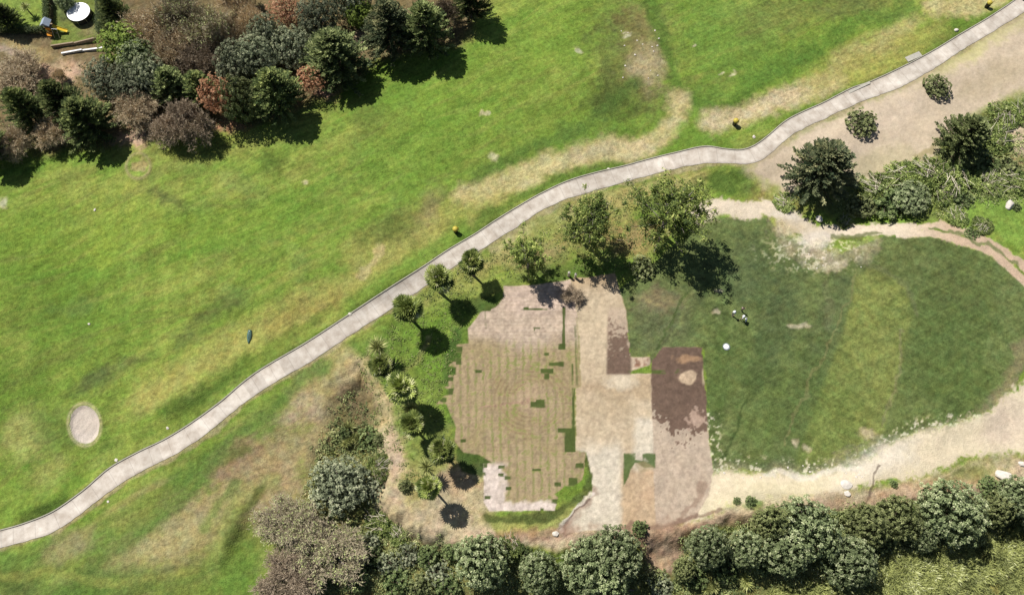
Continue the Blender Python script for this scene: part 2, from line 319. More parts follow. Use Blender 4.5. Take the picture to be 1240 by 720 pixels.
line([(950,296),(985,306),(1020,312),(1060,296)], 10, alb(176, 164, 132), .6, .8, .6)
line([(860,565),(930,568),(1010,566),(1060,540)], 7, alb(140, 146, 100), .5, .8, .5)
line([(1235,420),(1225,465),(1190,495)], 8, alb(160, 150, 104), .5, .8, .5)
# bank south of the field
area([(560,640),(690,640),(850,632),(900,606),(1000,596),(1080,590),(1180,560),(1290,548),(1290,600),(1180,604),(1000,622),(850,642),(700,668),(560,660)], 6, alb(206, 180, 146), .9, 1, 2)
sb = sstep(5, -5, poly_sd(SANDBANK, U + (UW - U) * .9, V + (VW - V) * .9) + 2 * (n_mid + n_sm) + 5 * n_fine); mix(alb(228, 208, 172), sb * .97)
# broken, stony turf edges: pale specks of bare ground
spk = sstep(.28, .6, n_fine * .8 + .5 * n_sm); e_lo = sstep(16, 3, np.abs(f_sd + 4)) * (V0 > 500) ; e_up = sstep(1.5, .5, np.hypot((U - 985) / 58, (V - 306) / 22))
mix(alb(226, 210, 184), spk * np.clip(e_lo * .6 + e_up * .45, 0, 1)); mix(alb(90, 106, 54), sstep(.2, .6, -n_fine - .3 * n_sm) * e_lo * .4)
blob(925, 598, 70, 14, -8, alb(218, 202, 160), .7, .6); blob(1180, 575, 46, 12, -12, alb(126, 136, 66), .8, .6)
blob(910, 608, 12, 5, 0, alb(112, 142, 56), .8); blob(1060, 556, 50, 20, -20, alb(226, 212, 188), .6, .6)
blob(1083, 585, 5, 5, 0, alb(112, 142, 66), .8); blob(1220, 515, 34, 26, -30, alb(214, 190, 164), .6, .6)
line([(1062,560),(1058,590),(1053,612)], 1.6, alb(116, 100, 84), .8, .5, .3); line([(930,572),(990,577),(1040,566)], 4, alb(228, 216, 192), .7, .6, .5)
blob(1130, 590, 60, 8, -6, alb(196, 160, 124), .6, .6)
line([(790,650),(850,640),(930,622),(1000,612),(1100,604),(1200,590)], 7, alb(166, 134, 104), .5, .8, .5)
# dirt track
tk = poly_sd(TRACK, UW * .5 + U * .5, VW * .5 + V * .5, closed=False); tk2 = poly_sd(TRACK2, UW * .4 + U * .6, VW * .4 + V * .6, closed=False)
wdt = np.where(U < 1000, 9.0, np.where(U < 1110, 7, 4.2))
tm = np.maximum(sstep(1.35, .75, tk / wdt + .28 * n_sm + .22 * n_fine), sstep(1.3, .7, tk2 / 4.6 + .2 * n_sm + .15 * n_fine) * (U > 1085))
mix(alb(224, 204, 174), tm * .97)
mix(alb(196, 164, 132), tm * sstep(1080, 1160, U) * .8)
blob(985, 292, 20, 8, 0, alb(230, 214, 188), .9); blob(952, 262, 16, 10, 10, alb(232, 216, 190), .9, .5); blob(955, 275, 22, 12, 20, alb(206, 186, 152), .8); blob(870, 258, 30, 8, -8, alb(214, 196, 166), .8)
line([(1005,288),(1040,288),(1065,284)], 3, alb(96, 104, 54), .8, .5)
line([(1130,276),(1160,280),(1195,298),(1232,322)], 2.0, alb(96, 112, 54), .75, .5)
# grass left below the bed
area([(590,620),(676,618),(700,600),(712,590),(700,618),(676,646),(600,650)], 4, alb(158, 164, 86), .9, .8, 2)
line([(590,624),(640,625),(680,620),(705,596),(715,575),(712,555)], 6, alb(82, 98, 46), .9, .5, .3)

# soil bed and strips (the outlines of the lifted sods are stepped, so no warp here)
bsd = poly_sd(BED, U + .7 * n_sm, V + .7 * n_sm); ssd = poly_sd(STRIP, U + .9 * n_sm + .6 * n_fine, V + .9 * n_sm)
bm = sstep(.9, -.9, bsd); sm = sstep(.9, -.9, ssd) 
cb = np.empty_like(C); cb[:] = alb(174, 156, 116)
def cmix(A, col, m):
    m = np.clip(m, 0, 1)[..., None]; return A * (1 - m) + np.asarray(col) * m
cb = cmix(cb, alb(152, 140, 90), sstep(-.3, .8, n_mid + .4 * n_sm) * .5 * sstep(400, 440, V))
cb = cmix(cb, alb(208, 182, 152), sstep(388, 372, V + 8 * n_mid) * sstep(600, 625, U) * .9)
cb = cmix(cb, alb(202, 184, 158), sstep(428, 405, V + 10 * n_mid) * .7)
rowp = np.abs(((U + 1.6 * n_mid + .8 * n_sm - .02 * (V - 480)) / 9.6) % 1 - .5) * 2
cb = cmix(cb, alb(112, 128, 56), sstep(.62, .95, rowp + .35 * n_fine) * sstep(400, 430, V) * sstep(.9, -.35, n_mid) * .55)
rowp2 = np.abs((V / 4.1) % 1 - .5) * 2
cb = cmix(cb, alb(150, 130, 92), sstep(.55, .95, rowp2) * .22)
rr = np.hypot(U - 640 + 2.5 * n_mid, (V - 482) * 1.05) + 2.2 * n_mid + 1.0 * n_sm; rp = np.abs((rr / (4.6 + .012 * rr)) % 1 - .5) * 2
cb = cmix(cb, alb(138, 112, 84), sstep(.25, .9, rp) * sstep(62, 46, rr) * sstep(6, 12, rr) * sstep(-.6, .5, n_mid + .5 * n_sm) * .42)
cb = cmix(cb, alb(134, 138, 74), sstep(.55, .95, 1 - rp + .25 * n_fine) * sstep(58, 46, rr) * sstep(10, 20, rr) * sstep(-.5, .5, -n_mid + n_sm) * .45)
cb = cmix(cb, alb(188, 164, 130), sstep(24, 10, rr + 6 * n_sm) * .4)
wl = np.maximum(sstep(605, 612, V + 4 * n_sm), sstep(616, 606, U + 5 * n_sm) * sstep(556, 566, V))
cb = cmix(cb, alb(222, 208, 186), wl * .9)
cb = cmix(cb, alb(168, 136, 112), sstep(2.2, .6, poly_sd([(585,497),(615,492),(635,490),(648,482)], UW, VW, closed=False)) * .6)
cb *= (1 + .13 * n_fine + .08 * n_sm)[..., None] * np.array([.98, .92, .95])
SOD = alb(78, 92, 42)
for x_, y0, y1, w_ in ((697.5, 392, 468, .9), (703.5, 388, 466, .6), (589, 352, 400, .5)):
    cb = cmix(cb, SOD * 1.1, sstep(w_ + .5, w_ - .3, np.abs(U - x_ - .03 * (V - 430) + .5 * n_sm)) * sstep(y0, y0 + 4, V) * sstep(y1, y1 - 4, V) * sstep(-.9, .1, n_sm + .3) * .6)
gs = sstep(.25, .75, n_sm * .6 + .8 * n_fine - .25 + .3 * rowp) * sstep(405, 425, V) * (1 - wl); cb = cmix(cb, alb(112, 122, 58), gs * .5)
for x0, y0, x1, y1 in ((681,372,684.5,422),(676,416,685,422.5),(664,438,683,443),(654,446,670,452),(659,452,665,459),(659,427,665,430),(575.5,448,583,451),(642,486,660,493),(649,483,660,487),(558,531,564,535),(603,563,611,567),(603,572.6,610,576),(611,576,618.5,580),(612.6,589,619.7,592.7),(644.5,567,655,570),(671.6,584,679,588),(675,518,697,523.5),(684,523,697,547),(692.5,470,696,520),(654,614,659,618.5),(631,373.5,663,375),(634,371.5,640,375),(646,396,648,401),(646,396,654,398),(552,434,559,441),(543,445,549,452),(543,470,549,478),(567,366,594,376),(692,440,694,466),(552,419,560,426),(545,434,552,438),(540,456,549,461),(533,481,541,487),(585.5,561,590,566),(583,571,588,575),(587,600,594,604),(677,596,682,602),(668,604,676,609),(697,560,707,566),(688,578,700,588)):
    d = np.maximum(np.maximum(x0 - U, U - x1), np.maximum(y0 - V, V - y1)) + .5 * n_sm
    cb = cmix(cb, SOD * .95, sstep(.5, -.5, d) * .95)
C = C * (1 - bm[..., None]) + cb * bm[..., None]
cs = np.empty_like(C); cs[:] = alb(212, 190, 158)
cs = cmix(cs, alb(194, 166, 130), sstep(362, 340, V + 8 * n_mid) * .8 + sstep(.1, .9, n_mid) * .25)
cs = cmix(cs, alb(190, 164, 130), sstep(18, 4, np.abs(V - 468) + 10 * n_mid) * .75)
cs = cmix(cs, alb(226, 208, 180), sstep(16, 5, np.hypot((U - 752) / 1.6, V - 462) + 4 * n_sm) * .8)
cs = cmix(cs, alb(198, 174, 140), sstep(520, 490, V + 12 * n_mid) * sstep(470, 490, V) * sstep(770, 750, U + 10 * n_mid) * .6)
cs = cmix(cs, alb(230, 216, 192), sstep(530, 560, V + 16 * n_mid) * sstep(760, 745, U) * .85 + sstep(765, 775, U + 5 * n_mid) * sstep(500, 510, V + 5 * n_mid) * sstep(796, 792, U) * .8)
lower = sstep(566, 574, V + 3 * n_mid) * sstep(750, 757, U + 2 * n_sm)
cs = cmix(cs, alb(206, 176, 140), lower * .9)
cs = cmix(cs, alb(200, 160, 126), lower * sstep(.0, .8, n_mid) * .5)
pk = sstep(734, 738, U + .02 * (V - 380)) * sstep(372, 380, V + 6 * n_mid) * sstep(455, 451, V) * sstep(792, 788, U)
cs = cmix(cs, alb(206, 182, 156), pk * .9)
DK = alb(118, 95, 80)
dkm = pk * sstep(388, 420, V + 20 * n_sm + 22 * n_fine) * sstep(767, 762, U)
cs = cmix(cs, DK, dkm * .95)
cs = cmix(cs, alb(148, 110, 88), sstep(.1, .7, n_sm) * sstep(766, 770, U) * sstep(790, 787, U) * sstep(430, 433, V) * sstep(446, 442, V))
p2 = sstep(788.2, 790.2, U - .03 * (V - 480) + .8 * n_sm)
cs = cmix(cs, alb(204, 182, 158), p2 * sstep(418, 420, V) * .95)
fray = 528 + 6 * n_mid + 12 * n_sm + 12 * n_fine - 14 * sstep(800, 790, U) - 12 * sstep(835, 856, U) - 16 * sstep(815, 800, U)
cs = cmix(cs, DK, p2 * sstep(fray + 3, fray - 3, V) * sstep(417, 421, V) * .97)
cs = cmix(cs, alb(108, 88, 74), p2 * sstep(515, 490, V) * sstep(-.2, .9, n_mid) * sstep(417, 421, V) * .5)
cs = cmix(cs, alb(212, 184, 152), p2 * sstep(1.2, .8, np.hypot((U - 832) / 11, (V - 457) / 8) + .25 * n_sm) * .95)
cs = cmix(cs, alb(196, 156, 118), p2 * sstep(1.3, .7, np.hypot((U - 832) / 14, (V - 434) / 5) + .5 * n_sm) * .6)
cs = cmix(cs, alb(200, 170, 148), p2 * sstep(1.2, .8, np.hypot((U - 842) / 10, (V - 508) / 11) + .6 * n_sm + .3 * n_fine) * .85)
cs = cmix(cs, alb(206, 186, 150), sstep(3, 1, np.abs(U - 852 - .05 * (V - 450))) * p2 * sstep(444, 450, V) * sstep(468, 462, V) * .8)
cs = cmix(cs, alb(84, 104, 44), p2 * sstep(3.4, 1.6, np.abs(V - 449 + 2 * n_mid)) * sstep(826, 815, U) * sstep(-.2, .3, n_sm) * .8)
cs = cmix(cs, alb(84, 112, 40), sstep(1.4, .5, np.hypot((U - 776) / 12, (V - 449.5) / 2.6) + .3 * n_sm) * .9)
cs = cmix(cs, alb(176, 150, 126), p2 * sstep(560, 600, V) * sstep(0, .8, n_mid) * .5)
cs *= .86 * (1 + .08 * n_fine + .03 * n_sm)[..., None] * np.array([1, .985, .93])
ntch = poly_sd([(754.8,548.4),(769,547.6),(769,556),(778,556.6),(778,549.7),(793.5,548.4),(794,566.5),(780,566),(770,560),(764,567),(761,578),(755,588)], U + .6 * n_sm, V + .8 * n_sm + .5 * n_fine)
cs = cmix(cs, alb(74, 98, 42), sstep(.9, -.9, ntch) * sstep(-.9, .1, .7 + n_sm) * .9)
cs = cmix(cs, alb(158, 138, 98), sstep(3.5, .5, poly_sd([(771,562),(780,560),(790,566),(776,570)], U, V)) * .6)
# spoil at the low corner of the strip
dg = poly_sd([(717,594),(700,620),(688,632),(664,645)], UW, VW, closed=False)
cs = cmix(cs, alb(150, 116, 96), sstep(640, 652, V) * .4 + sstep(9, 3, dg + 3 * n_sm) * .55)
C = C * (1 - sm[..., None]) + cs * sm[..., None]
line([(716,596),(700,612),(690,628),(672,645)], 2.6, alb(222, 206, 188), .8, .5, .5); line([(712,604),(695,624),(680,643)], 1.6, alb(104, 84, 70), .8, .5, .4)
blob(640, 648, 60, 8, -6, alb(168, 134, 108), .8, .6, .5); blob(805, 650, 40, 16, -10, alb(158, 122, 96), .8, .6, .4)
line([(720,650),(770,636),(810,640),(840,625),(870,618)], 2.5, alb(126, 96, 78), .7, .6, .6)
line([(850,585),(840,610),(822,632)], 2.5, alb(150, 122, 100), .6, .6, .5)
for x, y in ((694,470),(702,430)): line([(x - 4,y - 45),(x,y),(x - 1,y + 10)], 1.1, alb(150, 140, 92), .5, .4, .2, False)
# bunker sand
bk = sstep(1.08, .94, bunk + .04 * n_sm); mix(alb(212, 194, 172), bk); mix(alb(186, 166, 148), bk * sstep(-.2, .9, n_mid) * .35)
mix(alb(220, 204, 182), bk * sstep(8, 16, V - 512) * .6)
mix(alb(204, 192, 150), np.exp(-((np.sqrt(bunk) - 1.12) / .09) ** 2) * .55)
# earth showing along the path edges
pe = np.minimum(poly_sd(PATH_S, UW * .5 + U * .5, VW * .5 + V * .5, closed=False), 99)
mix(alb(176, 158, 122), sstep(6, 1.5, pe + 3.5 * n_mid) * .7)
pn = poly_sd(PATH_N, U, V, closed=False); mix(alb(72, 98, 34), sstep(5, 1, pn + 2.0 * n_mid) * .5)
# ravine floor
GUL = sstep(1.25, .75, np.hypot((UW - 802) / 26, (VW - 668) / 30))
mix(alb(124, 116, 74), sstep(-8, -24, rv + 6 * n_mid) * .75)
mix(alb(170, 142, 114), GUL * .95)
area([(925,760),(960,715),(1040,695),(1060,675),(1130,668),(1200,640),(1300,600),(1300,800)], 6, alb(156, 156, 84), .9, 1, 3)
soilm = np.clip(bm + sm + sb + dt + tm + bk, 0, 1)[..., None]
s0 = soilm[..., 0]; C *= (1 + (.10 * n_sm + .19 * n_fine + .04 * n_mid + .15 * streak2) * (1 - s0) + (.05 * n_sm + .09 * n_fine) * s0)[..., None]
hg = 1 - .85 * soilm[..., 0] - .4 * sstep(.09, .2, C[..., 2]) * (1 - soilm[..., 0])
C[..., 0] *= 1 + .09 * fbm(GX / .9, GY / .9, 91, 3) * hg; C[..., 2] *= 1 + .10 * fbm(GX / 1.4, GY / 1.4, 92, 3) * hg
soilm = np.maximum(soilm, sstep(.3, .6, C[..., 2:3] / C[..., 1:2]) * .8)
C *= np.array([1.16, 1.10, 1.02]) * (1 - soilm) + np.array([1.17, 1.22, 1.34]) * soilm
lumi = C @ np.array([.25, .65, .1]); C = C * (1 - .12 * (1 - soilm)) + lumi[..., None] * np.array([1.12, 1.0, .8]) * .12 * (1 - soilm)
C[..., 2] *= 1 + .25 * fm * (1 - soilm[..., 0]) * sstep(.09, .05, C[..., 2]); C[..., 1] *= 1 - .08 * fm * (1 - soilm[..., 0])
# beyond the photographed ground everything becomes plain rough grass
far = np.maximum(sstep(110, 190, np.abs(GX)), np.maximum(sstep(130, 210, GY), sstep(-20, -80, GY)))[..., None]
C = C * (1 - far) + (np.asarray(alb(116, 132, 64)) * (1 + .25 * n_big[..., None])) * far
C = np.clip(C, .004, .85)

# ------------------------------------------------------------------ node helpers
def new_mat(name):
    m = bpy.data.materials.new(name); m.use_nodes = True; nt = m.node_tree; b = nt.nodes['Principled BSDF']; return m, nt, b
def node(nt, t, **kw):
    n = nt.nodes.new(t)
    for k, v in kw.items(): setattr(n, k, v)
    return n
def mat_plain(name, col, rough=.6, var=.12, scale=3.0, metal=0.0, bump=0.0, spec=.3):
    m, nt, b = new_mat(name); L = nt.links.new
    tc = node(nt, 'ShaderNodeTexCoord'); nz = node(nt, 'ShaderNodeTexNoise'); nz.inputs['Scale'].default_value = scale; nz.inputs['Detail'].default_value = 5
    L(tc.outputs['Object'], nz.inputs['Vector'])
    mr = node(nt, 'ShaderNodeMapRange'); mr.inputs[1].default_value = .3; mr.inputs[2].default_value = .7; mr.inputs[3].default_value = 1 - var; mr.inputs[4].default_value = 1 + var
    L(nz.outputs['Fac'], mr.inputs[0])
    mx = node(nt, 'ShaderNodeVectorMath', operation='SCALE'); mx.inputs[0].default_value = tuple(float(c) for c in col[:3]); L(mr.outputs[0], mx.inputs['Scale'])
    L(mx.outputs[0], b.inputs['Base Color'])
    b.inputs['Roughness'].default_value = rough; b.inputs['Metallic'].default_value = metal; b.inputs['Specular IOR Level'].default_value = spec
    if bump:
        bp = node(nt, 'ShaderNodeBump'); bp.inputs['Strength'].default_value = bump; bp.inputs['Distance'].default_value = .03
        L(nz.outputs['Fac'], bp.inputs['Height']); L(bp.outputs[0], b.inputs['Normal'])
    return m
def mat_ground(name, amp, s1, s2, bump, dist):
    m, nt, b = new_mat(name); L = nt.links.new
    at_ = node(nt, 'ShaderNodeAttribute', attribute_name='base'); tc = node(nt, 'ShaderNodeTexCoord')
    n1 = node(nt, 'ShaderNodeTexNoise'); n1.inputs['Scale'].default_value = s1; n1.inputs['Detail'].default_value = 6; n1.inputs['Roughness'].default_value = .65
    n2 = node(nt, 'ShaderNodeTexNoise'); n2.inputs['Scale'].default_value = s2; n2.inputs['Detail'].default_value = 3
    L(tc.outputs['Object'], n1.inputs['Vector']); L(tc.outputs['Object'], n2.inputs['Vector'])
    ad = node(nt, 'ShaderNodeMath', operation='ADD'); L(n1.outputs['Fac'], ad.inputs[0]); L(n2.outputs['Fac'], ad.inputs[1])
    mr = node(nt, 'ShaderNodeMapRange'); mr.inputs[1].default_value = .62; mr.inputs[2].default_value = 1.38; mr.inputs[3].default_value = 1 - amp; mr.inputs[4].default_value = 1 + amp
    L(ad.outputs[0], mr.inputs[0])
    vm = node(nt, 'ShaderNodeVectorMath', operation='SCALE'); L(at_.outputs['Color'], vm.inputs[0]); L(mr.outputs[0], vm.inputs['Scale'])
    L(vm.outputs[0], b.inputs['Base Color']); b.inputs['Roughness'].default_value = .9; b.inputs['Specular IOR Level'].default_value = .08
    bp = node(nt, 'ShaderNodeBump'); bp.inputs['Strength'].default_value = bump; bp.inputs['Distance'].default_value = dist
    L(ad.outputs[0], bp.inputs['Height']); L(bp.outputs[0], b.inputs['Normal'])
    return m

# ------------------------------------------------------------------ setting: one terrain sheet cut along its real boundaries
def fcls(a):   # vertex mask -> face mask
    return (a[:-1, :-1] + a[1:, :-1] + a[:-1, 1:] + a[1:, 1:]) / 4
cls = np.zeros((NY - 1, NX - 1), int)
cls[fcls(fm) > .5] = 1
cls[(fcls(tm) > .5) & (cls == 0)] = 5
cls[fcls(sb) > .5] = 4
cls[(fcls(dt) > .5) & (cls == 0)] = 6
cls[fcls(sm) > .5] = 3
cls[fcls(bm) > .5] = 2
cls[fcls(bk) > .5] = 7
vid = np.arange(NX * NY).reshape(NY, NX)
quads = np.stack([vid[:-1, :-1], vid[:-1, 1:], vid[1:, 1:], vid[1:, :-1]], -1)
XYZ = np.stack([GX, GY, HG], -1).reshape(-1, 3); CF = np.concatenate([C.reshape(-1, 3), np.ones((NX * NY, 1))], 1)
def mesh_np(name, verts, faces, smooth=True, tint=None, col=None):
    """faces: (n,k) integer array"""
    me = bpy.data.meshes.new(name); nf, k = faces.shape
    me.vertices.add(len(verts)); me.vertices.foreach_set('co', np.ascontiguousarray(verts, dtype=np.float32).ravel())
    me.loops.add(nf * k); me.loops.foreach_set('vertex_index', faces.astype(np.int32).ravel())
    me.polygons.add(nf); me.polygons.foreach_set('loop_start', (np.arange(nf) * k).astype(np.int32))
    me.polygons.foreach_set('use_smooth', np.full(nf, smooth))
    if tint is not None:
        a = me.attributes.new('tint', 'FLOAT', 'FACE'); a.data.foreach_set('value', tint.astype(np.float32))
    if col is not None:
        a = me.attributes.new('base', 'FLOAT_COLOR', 'POINT'); a.data.foreach_set('color', col.astype(np.float32).ravel())
    me.update(calc_edges=True); return me
def link(name, me, mat=None, parent=None):
    o = bpy.data.objects.new(name, me); COL.objects.link(o)
    if mat and me and not me.materials: me.materials.append(mat)
    if parent: o.parent = parent
    return o
grass_m = mat_ground('mown_grass', .38, 1.9, 5, .7, .16); field_m = mat_ground('field_turf', .34, 2.2, 5.5, .65, .14)
soil_m = mat_ground('bare_soil', .14, 2.6, 6, .5, .08); sand_m = mat_ground('pale_sand', .14, 2.2, 6, .7, .12)
for k, nm, mt in ((0,'ground',grass_m),(1,'turf_field',field_m),(2,'soil_bed',soil_m),(3,'soil_strip',soil_m),(4,'sand_bank',sand_m),(5,'dirt_track',sand_m),(6,'dry_slope',soil_m),(7,'sand_bunker',sand_m)):
    q = quads[cls == k]; used, inv = np.unique(q, return_inverse=True)
    o = link(nm, mesh_np(nm, XYZ[used], inv.reshape(-1, 4), True, col=CF[used]), mt); o['kind'] = 'structure'

# cart path: ribbon with slab joints
def resample(pts, n):
    P = np.array(pts, float)
    Q = [P[0]]
    for i in range(len(P) - 1):                              # Catmull-Rom
        p0 = P[max(i - 1, 0)]; p1 = P[i]; p2 = P[i + 1]; p3 = P[min(i + 2, len(P) - 1)]
        for t in np.linspace(0, 1, 9)[1:]:
            Q.append(.5 * ((2 * p1) + (-p0 + p2) * t + (2 * p0 - 5 * p1 + 4 * p2 - p3) * t * t + (-p0 + 3 * p1 - 3 * p2 + p3) * t ** 3))
    Q = np.array(Q); d = np.r_[0, np.cumsum(np.hypot(*np.diff(Q, axis=0).T))]
    s = np.linspace(0, d[-1], n); return np.stack([np.interp(s, d, Q[:, 0]), np.interp(s, d, Q[:, 1])], 1)
def world_line(pts): return [at(x, y)[:2] for x, y in pts]
def match_edges():
    A = resample(world_line(PATH_N), 900); B = resample(world_line(PATH_S), 1600); out = []; j0 = 0
    for a in A:
        seg = B[j0:j0 + 60]; j = j0 + int(np.argmin(np.hypot(*(seg - a).T))); j0 = max(j0, j - 4); out.append(B[j])
    out = np.array(out)
    kern = np.ones(9) / 9; sm_ = out.copy()
    for c in (0, 1): sm_[4:-4, c] = np.convolve(out[:, c], kern, 'valid')
    return A, sm_
def unit_(v): return v / np.linalg.norm(v, axis=1, keepdims=True)
PA, PB = match_edges(); NP = len(PA)
jn = fbm(np.arange(NP) / 5.0, np.zeros(NP), 77, 3); PB = PB + unit_(PB - PA) * (.10 * jn)[:, None]
cross = 7; V3 = []; UVs = []; arc = np.r_[0, np.cumsum(np.hypot(*np.diff((PA + PB) / 2, axis=0).T))]
for i in range(NP):
    for j in range(cross):
        t = j / (cross - 1); p = PA[i] * (1 - t) + PB[i] * t
        V3.append((p[0], p[1], height(p[0], p[1]) + .06)); UVs.append((arc[i], t))
for side, src in ((0, PA), (1, PB)):     # skirts down into the ground
    for i in range(NP): V3.append((src[i][0], src[i][1], height(*src[i]) - .25)); UVs.append((arc[i], side))
V3 = np.array(V3); F = []
for i in range(NP - 1):
    for j in range(cross - 1):
        a = i * cross + j; F.append((a, a + cross, a + cross + 1, a + 1)[::-1])
    s0 = NP * cross + i; a = i * cross; F.append((a, s0, s0 + 1, a + cross)); s1 = NP * cross + NP + i; a = i * cross + cross - 1; F.append((a + cross, s1 + 1, s1, a))
F = np.array(F); pm = mesh_np('cart_path', V3, F, False)
uvl = pm.uv_layers.new(name='UVMap'); uvl.data.foreach_set('uv', np.array(UVs)[F.ravel()].astype(np.float32).ravel())
m, nt, b = new_mat('path_concrete'); L = nt.links.new
uv = node(nt, 'ShaderNodeUVMap', uv_map='UVMap'); sp = node(nt, 'ShaderNodeSeparateXYZ'); L(uv.outputs[0], sp.inputs[0])
md = node(nt, 'ShaderNodeMath', operation='PINGPONG'); md.inputs[1].default_value = 1.6; L(sp.outputs[0], md.inputs[0])
jt = node(nt, 'ShaderNodeMapRange'); jt.inputs[1].default_value = 0; jt.inputs[2].default_value = .07; jt.inputs[3].default_value = .72; jt.inputs[4].default_value = 1; L(md.outputs[0], jt.inputs[0])
sl = node(nt, 'ShaderNodeMath', operation='DIVIDE'); sl.inputs[1].default_value = 3.2; L(sp.outputs[0], sl.inputs[0])
ro = node(nt, 'ShaderNodeMath', operation='ROUND'); L(sl.outputs[0], ro.inputs[0])
wnn = node(nt, 'ShaderNodeTexWhiteNoise', noise_dimensions='1D'); L(ro.outputs[0], wnn.inputs['W'])
sv = node(nt, 'ShaderNodeMapRange'); sv.inputs[3].default_value = .88; sv.inputs[4].default_value = 1.08; L(wnn.outputs['Value'], sv.inputs[0])
tc = node(nt, 'ShaderNodeTexCoord'); nz = node(nt, 'ShaderNodeTexNoise'); nz.inputs['Scale'].default_value = .55; nz.inputs['Detail'].default_value = 7; nz.inputs['Roughness'].default_value = .65; L(tc.outputs['Object'], nz.inputs['Vector'])
cr = node(nt, 'ShaderNodeValToRGB'); L(nz.outputs['Fac'], cr.inputs[0]); cr.color_ramp.elements[0].position = .35; cr.color_ramp.elements[1].position = .68
cr.color_ramp.elements[0].color = (*[float(c) for c in alb(208, 194, 178)], 1); cr.color_ramp.elements[1].color = (*[float(c) for c in alb(252, 242, 228)], 1)
edge = node(nt, 'ShaderNodeMath', operation='PINGPONG'); edge.inputs[1].default_value = .5; L(sp.outputs[1], edge.inputs[0])
er = node(nt, 'ShaderNodeMapRange'); er.inputs[2].default_value = .16; er.inputs[3].default_value = .76; er.inputs[4].default_value = 1; L(edge.outputs[0], er.inputs[0])
m1 = node(nt, 'ShaderNodeMath', operation='MULTIPLY'); L(jt.outputs[0], m1.inputs[0]); L(sv.outputs[0], m1.inputs[1])
m2 = node(nt, 'ShaderNodeMath', operation='MULTIPLY'); L(m1.outputs[0], m2.inputs[0]); L(er.outputs[0], m2.inputs[1])
vs = node(nt, 'ShaderNodeVectorMath', operation='SCALE'); L(cr.outputs[0], vs.inputs[0]); L(m2.outputs[0], vs.inputs['Scale']); L(vs.outputs[0], b.inputs['Base Color'])
b.inputs['Roughness'].default_value = .85; b.inputs['Specular IOR Level'].default_value = .15
link('cart_path', pm, m)['kind'] = 'structure'
# kerb along the north edge of the path
kv = []; 
for i in range(NP):
    n = PA[i] - PB[i]; n = n / np.linalg.norm(n); z = height(*PA[i])
    for off, h in ((.02, -.2), (.02, .20), (.17, .20), (.17, -.2)):
        kv.append((PA[i][0] + n[0] * off, PA[i][1] + n[1] * off, z + h))
kf = []
for i in range(NP - 1):
    for j in range(3): a = i * 4 + j; kf.append((a, a + 4, a + 5, a + 1))
link('kerb', mesh_np('kerb', np.array(kv), np.array(kf), False), mat_plain('kerb_concrete', alb(196, 190, 172), .9, .12, 1.5))['kind'] = 'structure'

# ------------------------------------------------------------------ plants
def foliage_mat(name, c1, c2, c3=None, rough=.6, trans=.22, pos=.5):
    m, nt, b = new_mat(name); L = nt.links.new
    a = node(nt, 'ShaderNodeAttribute', attribute_name='tint'); oi = node(nt, 'ShaderNodeObjectInfo')
    cr = node(nt, 'ShaderNodeValToRGB'); L(a.outputs['Fac'], cr.inputs[0])
    cr.color_ramp.elements[0].color = (*[float(v) for v in c1], 1); cr.color_ramp.elements[1].color = (*[float(v) for v in c2], 1)
    cr.color_ramp.elements[0].position = .05; cr.color_ramp.elements[1].position = .8 if c3 is not None else .95
    if c3 is not None:
        e = cr.color_ramp.elements.new(.97); e.color = (*[float(v) for v in c3], 1)
    mr = node(nt, 'ShaderNodeMapRange'); mr.inputs[3].default_value = .72; mr.inputs[4].default_value = 1.3; L(oi.outputs['Random'], mr.inputs[0])
    vm = node(nt, 'ShaderNodeVectorMath', operation='SCALE'); L(cr.outputs[0], vm.inputs[0]); L(mr.outputs[0], vm.inputs['Scale'])
    L(vm.outputs[0], b.inputs['Base Color']); b.inputs['Roughness'].default_value = rough; b.inputs['Specular IOR Level'].default_value = .25
    if trans:
        tr = node(nt, 'ShaderNodeBsdfTranslucent'); L(vm.outputs[0], tr.inputs[0]); ms = node(nt, 'ShaderNodeMixShader'); ms.inputs[0].default_value = trans
        L(b.outputs[0], ms.inputs[1]); L(tr.outputs[0], ms.inputs[2]); L(ms.outputs[0], nt.nodes['Material Output'].inputs[0])
    return m
def unit(a): return a / np.maximum(np.linalg.norm(a, axis=-1, keepdims=True), 1e-9)
def rdir(n): return unit(RS.normal(size=(n, 3)))
